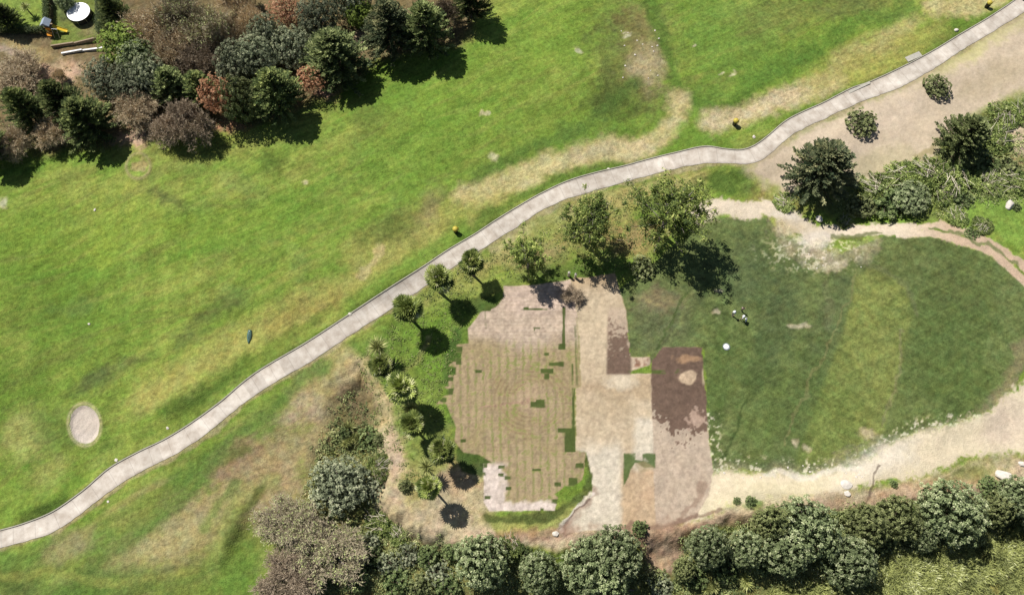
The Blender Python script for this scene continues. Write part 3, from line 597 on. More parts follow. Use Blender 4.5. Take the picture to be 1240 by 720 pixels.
class Cards:
    """many small leaf-shaped faces collected into one mesh"""
    def __init__(s): s.v = []; s.f = []; s.t = []; s.n = 0
    def leaf(s, P, D, L, W, tint, N=None, fold=.18):
        n = len(P); D = unit(D); N = rdir(n) if N is None else unit(N + .35 * rdir(n))
        S = unit(np.cross(D, N)); N2 = np.cross(S, D); L = np.broadcast_to(L, (n,))[:, None]; W = np.broadcast_to(W, (n,))[:, None]
        a = P; t = P + D * L; m = P + D * L * .5
        q = np.stack([a, m + S * W * .5 + N2 * W * fold, t, m - S * W * .5 + N2 * W * fold], 1).reshape(-1, 3)
        s.v.append(q); s.f.append(np.arange(n * 4).reshape(n, 4) + s.n); s.n += n * 4; s.t.append(np.broadcast_to(np.clip(tint, 0, 1), (n,)))
    def rods(s, A, B, ra, rb, tint):
        """three-sided tapered twigs from A to B"""
        n = len(A); D = unit(B - A); S = unit(np.cross(D, rdir(n))); T = np.cross(D, S); V = []
        ra = np.broadcast_to(ra, (n,))[:, None]; rb = np.broadcast_to(rb, (n,))[:, None]
        for k in range(3):
            c, w = math.cos(k * 2.094), math.sin(k * 2.094); V.append(A + (S * c + T * w) * ra)
        for k in range(3):
            c, w = math.cos(k * 2.094), math.sin(k * 2.094); V.append(B + (S * c + T * w) * rb)
        V = np.stack(V, 1).reshape(-1, 3); base = (np.arange(n) * 6)[:, None, None] + s.n
        Q = np.array([[0, 1, 4, 3], [1, 2, 5, 4], [2, 0, 3, 5]])[None] + base
        s.v.append(V); s.f.append(Q.reshape(-1, 4)); s.n += n * 6; s.t.append(np.repeat(np.broadcast_to(tint, (n,)), 3))
    def mesh(s, name): return mesh_np(name, np.concatenate(s.v), np.concatenate(s.f), False, tint=np.concatenate(s.t))
def tube_mesh(name, paths, sides=7):
    """paths: list of [(x,y,z,r), ...] tapered limbs in one mesh"""
    V = []; F = []; n = 0
    for path in paths:
        P = np.array(path, float); k = len(P)
        for i in range(k):
            d = unit((P[min(i + 1, k - 1), :3] - P[max(i - 1, 0), :3])[None])[0]; a = np.array([1.0, 0, 0]) if abs(d[0]) < .8 else np.array([0, 1.0, 0])
            s_ = unit(np.cross(d, a)[None])[0]; t_ = np.cross(d, s_)
            for j in range(sides):
                w = 2 * math.pi * j / sides; V.append(P[i, :3] + (s_ * math.cos(w) + t_ * math.sin(w)) * P[i, 3] * (1 + .08 * math.sin(3 * w + i)))
        for i in range(k - 1):
            for j in range(sides):
                a = n + i * sides + j; b_ = n + i * sides + (j + 1) % sides; F.append((a, b_, b_ + sides, a + sides))
        n += k * sides
    return mesh_np(name, np.array(V), np.array(F), True, tint=np.full(len(F), .5))
def limbs(n, r, h0, h1, rad, up=.5, seed=0):
    q = random.Random(seed); out = []
    for i in range(n):
        a = i * 2.4 + q.uniform(-.4, .4); z0 = q.uniform(h0, h0 + .35 * (h1 - h0)); R_ = rad * q.uniform(.55, .9); p = []
        for k in range(5):
            t = k / 4; p.append((math.cos(a + .3 * t) * R_ * t, math.sin(a + .3 * t) * R_ * t, z0 + (h1 - z0) * (t ** up) * q.uniform(.75, .95), r * .5 * (1 - .8 * t) + .015))
        out.append(p)
    return out
def trunk_path(h, r, lean=.3, seed=0):
    q = random.Random(seed); a = q.uniform(0, 6.28); return [(math.cos(a) * lean * t * t, math.sin(a) * lean * t * t, -0.3 + (h + .3) * t, r * (1.25 - .75 * t)) for t in np.linspace(0, 1, 6)]

# each kind is built at unit scale: crown radius R, total height Ht
def crown_conifer(seed, R=4.0, Ht=9.0, dens=1.0):
    global RS; RS = np.random.RandomState(seed); c = Cards(); nb = int(230 * dens); paths = []
    for i in range(nb):
        u = (i + .5) / nb; z = Ht * (.14 + .82 * u); prof = (1 - u) ** .62 * (.86 + .26 * RS.rand()); Lb = R * max(prof, .13)
        a = i * 2.39996 + RS.normal() * .25; up = .12 + .75 * u + RS.normal() * .08
        d = np.array([math.cos(a), math.sin(a), up]); d /= np.linalg.norm(d); ns = max(int(Lb * 4.2), 3)
        tt = np.linspace(.22, 1, ns); B = np.array([0, 0, z]) + d * (Lb * tt)[:, None] + np.array([0, 0, 1]) * (-.22 * Lb * tt * (1 - tt))[:, None]
        side = unit(np.cross(d, [0, 0, 1])[None])[0]; tb = np.clip(.25 + .25 * RS.normal() + .35 * u, 0, 1)
        for sgn in (-1, 1, 0):
            for rep in (0, 1):
                m = len(B); D = d * .9 + side * sgn * (.75 + .2 * RS.rand(m))[:, None] + np.array([0, 0, 1]) * (.18 + .5 * RS.rand(m))[:, None] + .25 * rdir(m)
                Ls = (.34 + .30 * RS.rand(m)) * (1.15 - .45 * tt); c.leaf(B + .07 * RS.normal(size=(m, 3)), D, Ls, .13 + .06 * RS.rand(m), tb + .18 * RS.normal(size=m) + .25 * (tt - .5), N=np.tile([0, 0, 1.0], (m, 1)))
        if i % 4 == 0: paths.append([(0, 0, z, .07), (*(B[-1] * .5 + np.array([0, 0, z]) * .5), .045), (*B[-1], .012)])
    return c.mesh('crown'), tube_mesh('trunk', [trunk_path(Ht * .93, .24, .15, seed)] + paths, 6)
def crown_clumpy(seed, R=4.0, Ht=6.0, squash=.8, nclump=400, per=24, ls=.24, lump=.22, bottom=.1, rough_=.12):
    global RS; RS = np.random.RandomState(seed); c = Cards(); zc = Ht - R * squash
    lobes = rdir(14); lobes[:, 2] = np.abs(lobes[:, 2]) * .9; lobes = unit(lobes)
    D = rdir(int(nclump * 2.2)); D = D[D[:, 2] > -.35][:nclump]
    best = (D @ lobes.T).max(1); rad = 1 - lump + lump * sstep(.55, .98, best) + rough_ * RS.normal(size=len(D)) * .5
    rad *= np.where(RS.rand(len(D)) < .22, .78, 1)
    P = D * (R * rad)[:, None] * np.array([1, 1, squash]) + np.array([0, 0, zc]); tb = .3 + RS.rand(len(D)) * .5 + .15 * (rad > .95)
    for p, d, t in zip(P, D, tb):
        o = unit(rdir(per) + .75 * d + np.array([0, 0, .35])); cr_ = .25 * R / 4 * (.7 + .7 * RS.rand())
        nn = unit(o + .35 * d + [-.15, .15, .5]); c.leaf(p + o * cr_ * (.35 + .65 * RS.rand(per, 1)), unit(np.cross(nn, rdir(per))) + .25 * o, ls * (.7 + .6 * RS.rand(per)), ls * .66, t + .16 * RS.normal(size=per), N=nn)
    m = int(nclump * 5); q = rdir(m) * (R * .82 * RS.rand(m, 1) ** .33) * np.array([1, 1, squash]) + np.array([0, 0, zc])   # leaves inside the volume
    q = q[q[:, 2] > .4]; c.leaf(q, rdir(len(q)), ls * 1.9, ls * 1.4, .1 + .3 * RS.rand(len(q)))
    return c.mesh('crown'), tube_mesh('trunk', [trunk_path(zc + R * .3, .07 * R, .3, seed)] + limbs(9, .055 * R, zc * .4, zc + R * .35, R * .9, .6, seed), 6)
def crown_bare(seed, R=4.0, Ht=5.5, fuzz=4, leafy=0.0):
    global RS; RS = np.random.RandomState(seed); c = Cards(); z0 = Ht * .18; main = []
    A = np.tile([0, 0, z0], (9, 1)) + RS.normal(size=(9, 3)) * .12; ph = np.arange(9) * 2.4 + RS.rand(9)
    D = unit(np.stack([np.cos(ph), np.sin(ph), .55 + .8 * RS.rand(9)], 1)); Ls = R * .46; r = .085
    for lvl, (nc, ln) in enumerate(((6, .30), (7, .20), (6, .13), (0, 0))):
        B = A + D * (Ls * (.75 + .5 * RS.rand(len(A), 1))); B[:, 2] = np.minimum(B[:, 2], Ht * (.92 + .12 * RS.rand(len(B))))
        if lvl < 2: main += [[(*a, r), (*(a * .5 + b_ * .5 + RS.normal(size=3) * .06), r * .8), (*b_, r * .62)] for a, b_ in zip(A, B)]
        else: c.rods(A, B, r, r * .45, .25 + .5 * RS.rand(len(A)))
        if lvl >= 2:
            for k in range(fuzz + (3 if lvl == 3 else 0)):
                t = RS.rand(len(A), 1); s_ = A + (B - A) * t; dd = unit(B - A) + .9 * rdir(len(A)) + np.array([0, 0, .25]); n = len(A)
                c.leaf(s_, dd, .22 + .26 * RS.rand(n), .035 + .025 * RS.rand(n), .35 + .6 * RS.rand(n), fold=.05)
        if leafy and lvl >= 2:
            k = RS.rand(len(B)) < leafy; P = np.repeat(B[k], 6, 0); n = len(P)
            c.leaf(P + .12 * RS.normal(size=(n, 3)), rdir(n), .2, .12, .85 + .15 * RS.rand(n))
        if nc:
            t = RS.rand(len(A), nc, 1) * .75 + .25; P = (A[:, None] + (B - A)[:, None] * t).reshape(-1, 3); DD = np.repeat(unit(B - A), nc, 0)
            D = unit(DD + .85 * rdir(len(P)) + np.array([0, 0, .12])); A = P; Ls = R * ln * 1.25; r *= .52
    return c.mesh('crown'), tube_mesh('trunk', [trunk_path(z0 + .1, .15, .05, seed)] + main, 5)
def crown_open(seed, R=4.5, Ht=10.0, n=46):
    """loose crown: long limbs with separate leaf clumps and wide gaps"""
    global RS; RS = np.random.RandomState(seed); c = Cards(); paths = [trunk_path(Ht * .86, .2, .5, seed)]
    tp = np.array(paths[0])
    for i in range(n):
        u = (i + .5) / n; z = Ht * (.28 + .56 * u); b0 = np.array([np.interp(z, tp[:, 2], tp[:, 0]), np.interp(z, tp[:, 2], tp[:, 1]), z])
        a = i * 2.39996 + RS.normal() * .5; Lb = R * (1 - .55 * u) * (.45 + .6 * RS.rand()); e = b0 + np.array([math.cos(a) * Lb, math.sin(a) * Lb, Lb * (.25 + .5 * RS.rand())])
        md_ = (b0 + e) / 2 + np.array([0, 0, -.15 * Lb]); paths.append([(*b0, .06), (*md_, .045), (*e, .015)])
        tb = RS.rand() * .55 + .15
        for k in range(6):
            t = .4 + .66 * RS.rand(); p = b0 * (1 - t) + e * t + RS.normal(size=3) * .38; per = 30; cr_ = .26 + .36 * RS.rand()
            o = unit(rdir(per) + np.array([0, 0, .3])); nn = unit(o + [0, 0, .5]); c.leaf(p + o * cr_ * RS.rand(per, 1), unit(np.cross(nn, rdir(per))) + [0, 0, -.25], .20 + .2 * RS.rand(per), .11, tb + .22 * RS.normal(size=per), N=nn)
            c.rods(np.array([md_ * .5 + e * .5]), np.array([p]), .018, .008, .1)
    return c.mesh('crown'), tube_mesh('trunk', paths, 6)
def crown_palm(seed, R=2.05, Ht=7.0, nf=34):
    global RS; RS = np.random.RandomState(seed); c = Cards(); top = Ht - .9
    for i in range(nf):
        a = i * 2.39996 + RS.normal() * .12; el = math.radians(82 - 112 * ((i + .5) / nf) ** .8 + RS.normal() * 5); pl = R * (.36 + .30 * RS.rand())
        d = np.array([math.cos(a) * math.cos(el), math.sin(a) * math.cos(el), math.sin(el)]); b0 = np.array([0, 0, top]); e = b0 + d * pl
        c.rods(b0[None], e[None], .035, .02, .75); side = unit(np.cross(d, [0, 0, 1.0])[None])[0]; up = np.cross(side, d); fan = R * (.42 + .12 * RS.rand()); tb = .15 + .8 * RS.rand() - (.3 if el < -.1 else 0)
        ns = 19; w = np.linspace(-1.75, 1.75, ns); zig = np.where(np.arange(ns) % 2, .10, -.10)[:, None]
        D = np.cos(w)[:, None] * d + np.sin(w)[:, None] * side + (zig + .10) * up - np.array([0, 0, .22]) * np.abs(w)[:, None] * .4
        Ls = fan * (.82 + .25 * np.cos(w) + .08 * RS.rand(ns)); c.leaf(np.tile(e, (ns, 1)), D, Ls, fan * .26, tb + .12 * RS.normal(size=ns), N=np.tile(up, (ns, 1)), fold=.25)
    crown = c.mesh('crown'); k = Cards(); n = 200; a = RS.rand(n) * 6.283; z = top - .1 - 1.1 * RS.rand(n)
    P = np.stack([np.cos(a) * .2, np.sin(a) * .2, z], 1); D = np.stack([np.cos(a) * .55, np.sin(a) * .55, -1 + 0 * a], 1); k.leaf(P, D, .7 + .4 * RS.rand(n), .16, RS.rand(n))
    tr = [(0, 0, -.3, .27), (0, 0, .5, .21), (.02, .01, 2.4, .18), (.03, .0, 4.6, .165), (0, 0, top, .17)]
    return crown, tube_mesh('trunk', [tr], 10), k.mesh('dead_fronds')
def crown_spiky(seed, R=1.5, Ht=4.5, heads=1, nl=110, wd=.13):
    global RS; RS = np.random.RandomState(seed); c = Cards(); paths = []
    for h in range(heads):
        ox, oy = (0, 0) if heads == 1 else RS.normal(size=2) * R * .45; top = np.array([ox, oy, Ht - R * .6 - (0 if h == 0 else .3 * RS.rand())]); r_ = R * (1 if heads == 1 else .7)
        i = np.arange(nl); a = i * 2.39996; el = np.radians(85 - 120 * ((i + .5) / nl)); D = np.stack([np.cos(a) * np.cos(el), np.sin(a) * np.cos(el), np.sin(el)], 1) + .12 * rdir(nl)
        P = np.tile(top, (nl, 1)); c.leaf(P, D, r_ * (.8 + .3 * RS.rand(nl)), wd, .3 + .6 * RS.rand(nl), N=np.tile([0, 0, 1.0], (nl, 1)), fold=.25)
        paths.append([(0, 0, -.3, .2), (ox * .4, oy * .4, top[2] * .5, .14), (*top, .11)])
    return c.mesh('crown'), tube_mesh('trunk', paths, 7)
def crown_tangle(seed, R=2.6, Ht=2.0):
    """weedy thicket: leafy clumps with long dry stalks lying over them"""
    global RS; RS = np.random.RandomState(seed); c = Cards()
    for i in range(130):
        a, r = RS.rand() * 6.283, R * math.sqrt(RS.rand()); h = Ht * (1 - .55 * (r / R) ** 2) * (.5 + .5 * RS.rand()); per = 26
        o = unit(rdir(per) + np.array([0, 0, .6])); p = np.array([math.cos(a) * r, math.sin(a) * r, h]); c.leaf(p + o * .3 * RS.rand(per, 1), unit(np.cross(o, rdir(per))) + .4 * o, .22 + .28 * RS.rand(per), .13, RS.rand() * .6 + .15 * RS.normal(size=per))
    return c.mesh('foliage'), None
def stalks(seed, R=2.2, Ht=2.1, n=34):
    global RS; RS = np.random.RandomState(seed); c = Cards(); a = RS.rand(n) * 6.283; r = R * .7 * np.sqrt(RS.rand(n)); P = np.stack([np.cos(a) * r, np.sin(a) * r, Ht * (.55 + .45 * RS.rand(n))], 1)
    b_ = RS.normal() + RS.normal(size=n) * .7; D = np.stack([np.cos(b_), np.sin(b_), .1 * RS.normal(size=n)], 1); L_ = .7 + 1.5 * RS.rand(n)
    c.rods(P, P + D * L_[:, None], .04, .018, RS.rand(n)); return c.mesh('dry_stalks')

def P_(r, g, b, k=1.0): return np.clip(lin((r, g, b)) * k, .003, .8)
bark = mat_plain('bark', (.16, .12, .09), .9, .3, 4, bump=.4); bark_grey = mat_plain('grey_bark', (.22, .19, .165), .9, .25, 4, bump=.4)
palm_bark = mat_plain('palm_bark', (.17, .13, .10), .9, .25, 9, bump=.5)
M_con = foliage_mat('conifer_needles', (0.042, 0.071, 0.025), (0.221, 0.264, 0.091), (0.445, 0.480, 0.174))
M_con_b = foliage_mat('blue_conifer_needles', (0.043, 0.067, 0.033), (0.204, 0.225, 0.109), (0.453, 0.432, 0.218))
M_con_o = foliage_mat('olive_conifer_needles', (0.052, 0.081, 0.028), (0.274, 0.322, 0.119), (0.500, 0.547, 0.238))
M_rnd = foliage_mat('evergreen_leaves', (0.049, 0.071, 0.030), (0.318, 0.381, 0.174), (0.607, 0.633, 0.377))
M_rnd_o = foliage_mat('olive_leaves', (0.041, 0.056, 0.021), (0.262, 0.293, 0.112), (0.443, 0.463, 0.221))
M_gry = foliage_mat('grey_green_leaves', (0.061, 0.076, 0.043), (0.294, 0.325, 0.188), (0.590, 0.596, 0.390))
M_yel = foliage_mat('yellow_green_leaves', (0.048, 0.083, 0.017), (0.276, 0.372, 0.062), (0.442, 0.524, 0.138))
M_lit = foliage_mat('bright_leaves', (0.051, 0.084, 0.016), (0.328, 0.400, 0.093), (0.675, 0.675, 0.219))
M_dry = foliage_mat('bare_twigs', (0.227, 0.169, 0.107), (0.610, 0.473, 0.302), (0.750, 0.701, 0.448), trans=0)
M_pur = foliage_mat('dark_bare_twigs', (0.098, 0.074, 0.054), (0.355, 0.276, 0.189), (0.551, 0.446, 0.303), trans=0)
M_tan = foliage_mat('tan_bare_twigs', (0.166, 0.138, 0.083), (0.413, 0.344, 0.235), (0.330, 0.385, 0.138), trans=0)
M_rust = foliage_mat('rust_leaves', (0.238, 0.096, 0.048), (0.743, 0.400, 0.224), (0.743, 0.585, 0.361))
M_bush = foliage_mat('bush_leaves', (.03, .055, .016), (.17, .22, .075), (.34, .39, .17))
M_palm = foliage_mat('palm_fronds', (0.053, 0.082, 0.018), (0.354, 0.410, 0.110), (0.540, 0.540, 0.295), rough=.42)
M_spk = foliage_mat('sword_leaves', (0.068, 0.089, 0.025), (0.362, 0.383, 0.135), (0.722, 0.684, 0.305), rough=.45)
M_frd = foliage_mat('dead_frond', (.08, .055, .03), (.26, .20, .12), trans=.05)
M_wed = foliage_mat('weed_leaves', (0.080, 0.122, 0.032), (0.457, 0.536, 0.161), (0.750, 0.750, 0.375))
M_stk = foliage_mat('dry_stalk', (.30, .25, .18), (.62, .56, .44), trans=0)

def proto(kind, parts):
    """parts: [(name, mesh, material)]; meshes are shared by every plant of the kind"""
    for n, me, mt in parts:
        if not me.materials: me.materials.append(mt)
    return dict(kind=kind, parts=parts)
PR = {}
def reg(key, kind, res, mats, names=('crown', 'trunk', 'dead_fronds')):
    PR.setdefault(key, []).append(proto(kind, [(n, me, mt) for n, me, mt in zip(names, res, mats) if me is not None]))
for i in range(3):
    reg('con', 'conifer_tree', crown_conifer(100 + i), (M_con, bark)); reg('cob', 'conifer_tree', crown_conifer(110 + i), (M_con_b, bark))
    reg('coo', 'conifer_tree', crown_conifer(120 + i, dens=.9), (M_con_o, bark))
    reg('rnd', 'evergreen_tree', crown_clumpy(200 + i), (M_rnd, bark)); reg('gry', 'grey_green_tree', crown_clumpy(210 + i, Ht=5.5, lump=.3, ls=.2), (M_gry, bark_grey))
    reg('bar', 'bare_tree', crown_bare(300 + i), (M_dry, bark_grey)); reg('pur', 'bare_tree', crown_bare(310 + i), (M_pur, bark)); reg('plm', 'palm_tree', crown_palm(400 + i), (M_palm, palm_bark, M_frd))
    reg('opn', 'loose_tree', crown_open(500 + i), (M_lit, bark_grey))
for i in range(2):
    reg('rno', 'evergreen_tree', crown_clumpy(220 + i, Ht=4.8, lump=.35), (M_rnd_o, bark)); reg('tan', 'bare_tree', crown_bare(320 + i, leafy=.12), (M_tan, bark_grey))
    reg('rus', 'rusty_tree', crown_clumpy(230 + i, R=4, Ht=8, squash=.9, ls=.2, lump=.35, nclump=200), (M_rust, bark))
    reg('yel', 'yellow_green_tree', crown_clumpy(240 + i, Ht=6, lump=.3, ls=.2), (M_yel, bark)); reg('spk', 'spiky_palm', crown_spiky(410 + i), (M_spk, palm_bark))
    reg('bsh', 'shrub', crown_clumpy(250 + i, R=2, Ht=2.3, squash=.85, nclump=110, per=26, ls=.2), (M_rnd_o, bark)); reg('bsg', 'shrub', crown_clumpy(260 + i, R=2, Ht=2.2, squash=.85, nclump=110, per=26, ls=.2, lump=.35), (M_bush, bark))
    reg('bgy', 'shrub', crown_clumpy(270 + i, R=2, Ht=2.2, squash=.85, nclump=110, per=26, ls=.18, lump=.35), (M_gry, bark))
    reg('aga', 'agave_clump', crown_spiky(420 + i, R=1.5, Ht=1.3, heads=4, nl=60, wd=.12), (M_spk, palm_bark), ('leaves', 'stem'))
    t_ = crown_tangle(430 + i); reg('wed', 'weed_thicket', (t_[0], stalks(440 + i)), (M_wed, M_stk), ('foliage', 'dry_stalks'))
PROTO_R = dict(con=4, cob=4, coo=4, rnd=4, gry=4, bar=4, pur=4, rno=4, tan=4, rus=4, yel=4, plm=2.05, spk=1.5, opn=4.5, bsh=2, bsg=2, bgy=2, aga=2.0, wed=2.7)
PROTO_H = dict(con=9, cob=9, coo=9, rnd=6, gry=5.5, bar=5.5, pur=5.5, rno=4.8, tan=5.5, rus=8, yel=6, plm=7, spk=4.5, opn=10, bsh=2.3, bsg=2.2, bgy=2.2, aga=1.3, wed=2.0)
MID = dict(con=.55, cob=.55, coo=.55, rnd=.55, gry=.6, bar=.6, pur=.6, rno=.5, tan=.6, rus=.6, yel=.6, plm=.87, spk=.8, opn=.62, bsh=.5, bsg=.5, bgy=.5, aga=.5, wed=.5)
pick_n = {}
CATS = dict(con='conifer', cob='conifer', coo='conifer', rnd='tree', gry='tree', bar='bare tree', pur='bare tree', tan='bare tree', rno='tree', rus='tree', yel='tree', plm='palm', spk='yucca', opn='tree', bsh='shrub', bsg='shrub', bgy='shrub', aga='agave', wed='thicket')
def plant(key, px, py, rpx, hm, label, group=None, by_base=False):
    """px,py: crown middle in the photo; rpx: crown radius in photo pixels; hm: height in metres"""
    k = pick_n.get(key, 0); pick_n[key] = k + 1; pr = PR[key][k % len(PR[key])]
    x, y, z = at(px, py) if by_base else at(px, py, hm * MID[key])
    dist = y * ST + (CAM_H - z) * CT; rm = rpx * dist / FOC
    s = rm / PROTO_R[key]; sz = hm / PROTO_H[key]
    o = bpy.data.objects.new(pr['kind'], None); COL.objects.link(o); o.empty_display_size = .3
    o.location = (x, y, z - .05); o.rotation_euler = (0, 0, rnd.uniform(0, 6.28)); sx_ = rnd.uniform(.94, 1.06)
    if key == 'plm' or key == 'spk': o.scale = (s, s, sz)
    else: o.scale = (s * sx_, s / sx_, sz)
    for n, me, mt in pr['parts']:
        c = bpy.data.objects.new(n, me); COL.objects.link(c); c.parent = o
    o['label'] = label; o['category'] = CATS[key]
    if group: o['group'] = group
    return o
GW, GB, GR, GP, GV = 'trees of the woodland in the top left', 'evergreen trees along the lower edge', 'trees and shrubs by the bare slope', 'palms in a row beside the path', 'shrubs on the eroded bank'
PLANTS = [
 # woodland, top left
 ('con', 27, 128, 24, 8.0, 'dark green conifer at the far left edge of the woodland', GW),
 ('con', 72, 122, 27, 9.0, 'dark spiky conifer with light tips just right of the leftmost conifer', GW),
 ('con', 100, 142, 31, 8.4, 'large black green conifer throwing the big shadow left of the old round bunker', GW),
 ('bar', 8, 172, 26, 4.5, 'pinkish bare tree cut by the left edge below the leftmost conifer', GW),
 ('bar', 62, 158, 24, 4.5, 'pinkish brown bare tree between the two dark conifers on the left', GW),
 ('bar', 22, 88, 34, 4.0, 'wide grey bare tree at the left edge left of the sandy clearing', GW),
 ('bar', 70, 90, 9, 2.6, 'tiny thin sapling standing alone in the sandy clearing', GW),
 ('yel', 149, 54, 27, 6.0, 'bright yellow green round tree right of the trampoline yard', GW),
 ('rnd', 168, 70, 20, 6.0, 'mid green tree at the lower right of the bright yellow green tree', GW),
 ('gry', 128, 92, 23, 5.5, 'grey green tree at the right end of the sandy clearing', GW),
 ('gry', 158, 100, 22, 5.5, 'grey green tree second right of the sandy clearing', GW),
 ('coo', 205, 100, 24, 6.5, 'small olive conifer surrounded by grey green and bare trees', GW),
 ('gry', 180, 88, 20, 6.0, 'pale grey green tree just left of the small olive conifer', GW),
 ('con', 240, 105, 22, 6.5, 'dark conifer right of the small olive conifer above a purple bare tree', GW),
 ('bar', 163, 132, 28, 4.5, 'pale purple grey bare tree above the old round bunker', GW),
 ('pur', 198, 152, 24, 4.5, 'dark purple bare tree right of the pale one above the old bunker', GW),
 ('pur', 228, 142, 32, 6.0, 'large dark purple bare tree left of the rust coloured tree', GW),
 ('rus', 262, 116, 19, 8.0, 'narrow rust orange tree left of an olive tree', GW),
 ('rno', 290, 120, 22, 7.5, 'olive green tree touching the right side of the narrow rust tree', GW),
 ('bar', 182, 26, 34, 7.5, 'broad reddish brown bare tree beside the pale roof scrap', GW),
 ('tan', 216, 16, 36, 8.0, 'broad tan bare tree with greenish twigs at the top edge', GW),
 ('tan', 250, 30, 34, 7.5, 'tan bare tree with greenish twigs right of the broadest one', GW),
 ('bar', 204, 58, 30, 6.5, 'brown bare tree below the broad tan ones', GW),
 ('pur', 240, 72, 30, 6.0, 'purple grey bare tree in the middle of the woodland', GW),
 ('bar', 278, 38, 22, 6.5, 'reddish bare tree left of the grey green trees at top', GW),
 ('gry', 284, 74, 23, 6.5, 'grey green tree above the narrow rust tree', GW),
 ('gry', 310, 66, 22, 6.5, 'grey green tree left of the large olive conifer', GW),
 ('bar', 305, 22, 22, 6.5, 'brown bare tree near the top between grey green trees', GW),
 ('gry', 322, 40, 20, 6.5, 'small grey green tree below the rust brown crown at the top', GW),
 ('rus', 347, 12, 21, 6.5, 'rust brown sparse tree at the top edge', GW),
 ('con', 331, 108, 31, 8.5, 'large dark conifer with feathery light branches in the middle of the woodland edge', GW),
 ('gry', 352, 54, 22, 6.0, 'grey green tree left of the olive conifer near the gap', GW),
 ('gry', 384, 18, 22, 7.0, 'grey green tree at the top edge right of the rust brown one', GW),
 ('rus', 376, 96, 15, 4.5, 'low rust pink tree between the two big conifers', GW),
 ('coo', 404, 64, 38, 9.0, 'large olive conifer in the middle of the woodland edge', GW),
 ('yel', 436, 16, 15, 5.0, 'small yellow green tree in the gap left of the blue conifer', GW),
 ('cob', 470, 30, 32, 10.0, 'tall bluish conifer near the right end of the woodland', GW),
 ('coo', 514, 30, 30, 9.5, 'tall olive conifer right of the bluish one', GW),
 ('pur', 541, 10, 18, 6.0, 'dark purple bare tree at the right end of the woodland', GW),
 ('con', 568, -8, 24, 9.0, 'dark conifer cut by the top edge at the right end of the woodland', GW),
 ('con', 2, 16, 15, 5.0, 'dark tree in the top left corner of the photo', GW),
 ('con', 136, 12, 19, 7.0, 'dark green tree standing right of the trampoline', GW),
 ('rnd', 77, 0, 10, 3.0, 'small dark tree left of the trampoline', GW),
 ('gry', 420, -10, 22, 7.0, 'grey green tree cut by the top edge above the olive conifer', GW),
 ('bar', 280, -12, 26, 7.0, 'brown bare tree cut by the top edge', GW),
 ('con', -22, 172, 24, 8.0, 'dark conifer just outside the left edge', GW),
 # loose trees in the middle
 ('opn', 640, 306, 30, 8.5, 'smallest of the three loose green trees beside the soil bed', 'loose green trees beside the field'),
 ('opn', 712, 268, 41, 11.0, 'loose green tree between the smallest and the widest one', 'loose green trees beside the field'),
 ('opn', 812, 252, 50, 12.5, 'widest loose green tree throwing a broad shadow on the field', 'loose green trees beside the field'),
 ('bsh', 778, 322, 15, 1.8, 'low bush shaded by the widest loose tree', None),
 ('pur', 694, 357, 16, 2.4, 'reddish brown sparse bush at the top of the bare strip below the middle loose tree', None),
 # right side
 ('cob', 1001, 198, 41, 9.5, 'big bushy conifer below the path with a black shadow', GR),
 ('coo', 1172, 162, 31, 8.0, 'olive conifer on the right above the tangled weeds', GR),
 ('bsh', 1045, 146, 18, 2.6, 'round dark shrub alone on the bare slope, lower left one', 'round shrubs on the bare slope'),
 ('bsh', 1136, 104, 16, 2.4, 'round dark shrub alone on the bare slope, upper right one', 'round shrubs on the bare slope'),
 # eroded bank and lower left
 ('gry', 409, 586, 34, 5.5, 'large rounded grey green tree beside the eroded bank', GV),
 ('tan', 388, 672, 57, 6.0, 'huge grey brown bare tree at the bottom left of the shrubs', GV),
 ('tan', 352, 634, 48, 5.0, 'wide tan bare tree above the huge grey brown one', GV),
 ('pur', 348, 700, 46, 5.0, 'purple grey bare tree cut by the bottom edge', GV),
 # bottom evergreens
 ('rnd', 583, 679, 33, 6.0, 'round dense evergreen tree at the left end of the lower row', GB),
 ('rnd', 654, 694, 25, 5.5, 'round evergreen second from the left in the lower row', GB),
 ('rnd', 712, 685, 33, 6.0, 'evergreen third from the left in the lower row', GB),
 ('rnd', 748, 670, 31, 6.5, 'largest evergreen right below the bare soil strip', GB),
 ('rnd', 733, 708, 26, 5.5, 'evergreen cut by the bottom edge below the largest one', GB),
 ('rnd', 858, 662, 25, 5.5, 'evergreen right of the brown eroded gully', GB),
 ('rno', 828, 690, 14, 3.0, 'low olive tree in the brown eroded gully', GB),
 ('rnd', 905, 664, 22, 5.0, 'small bright evergreen right of the gully tree', GB),
 ('rno', 936, 630, 21, 5.0, 'dark olive tree at the edge of the pale sand bank', GB),
 ('rnd', 980, 640, 37, 6.5, 'large grey green evergreen below the pale boulders', GB),
 ('rnd', 950, 668, 28, 5.5, 'evergreen lower left of the large one below the boulders', GB),
 ('rnd', 1030, 680, 31, 5.5, 'evergreen bordering the tall grass, lowest in the row on the right', GB),
 ('rno', 1050, 636, 26, 5.0, 'flat olive tree between two large evergreens', GB),
 ('rno', 1088, 628, 28, 5.0, 'olive tree touching the round light green one on its left', GB),
 ('rnd', 1154, 618, 37, 6.5, 'round light green evergreen near the right end of the row', GB),
 ('rnd', 1118, 652, 16, 3.5, 'small evergreen at the lower left foot of the round light green one', GB),
 ('rno', 1205, 616, 22, 4.5, 'olive tree right of the round light green evergreen', GB),
 ('rnd', 1236, 600, 24, 5.0, 'evergreen cut by the right edge at the end of the row', GB),
 ('rnd', 1268, 622, 28, 5.5, 'evergreen outside the right edge', GB),
]
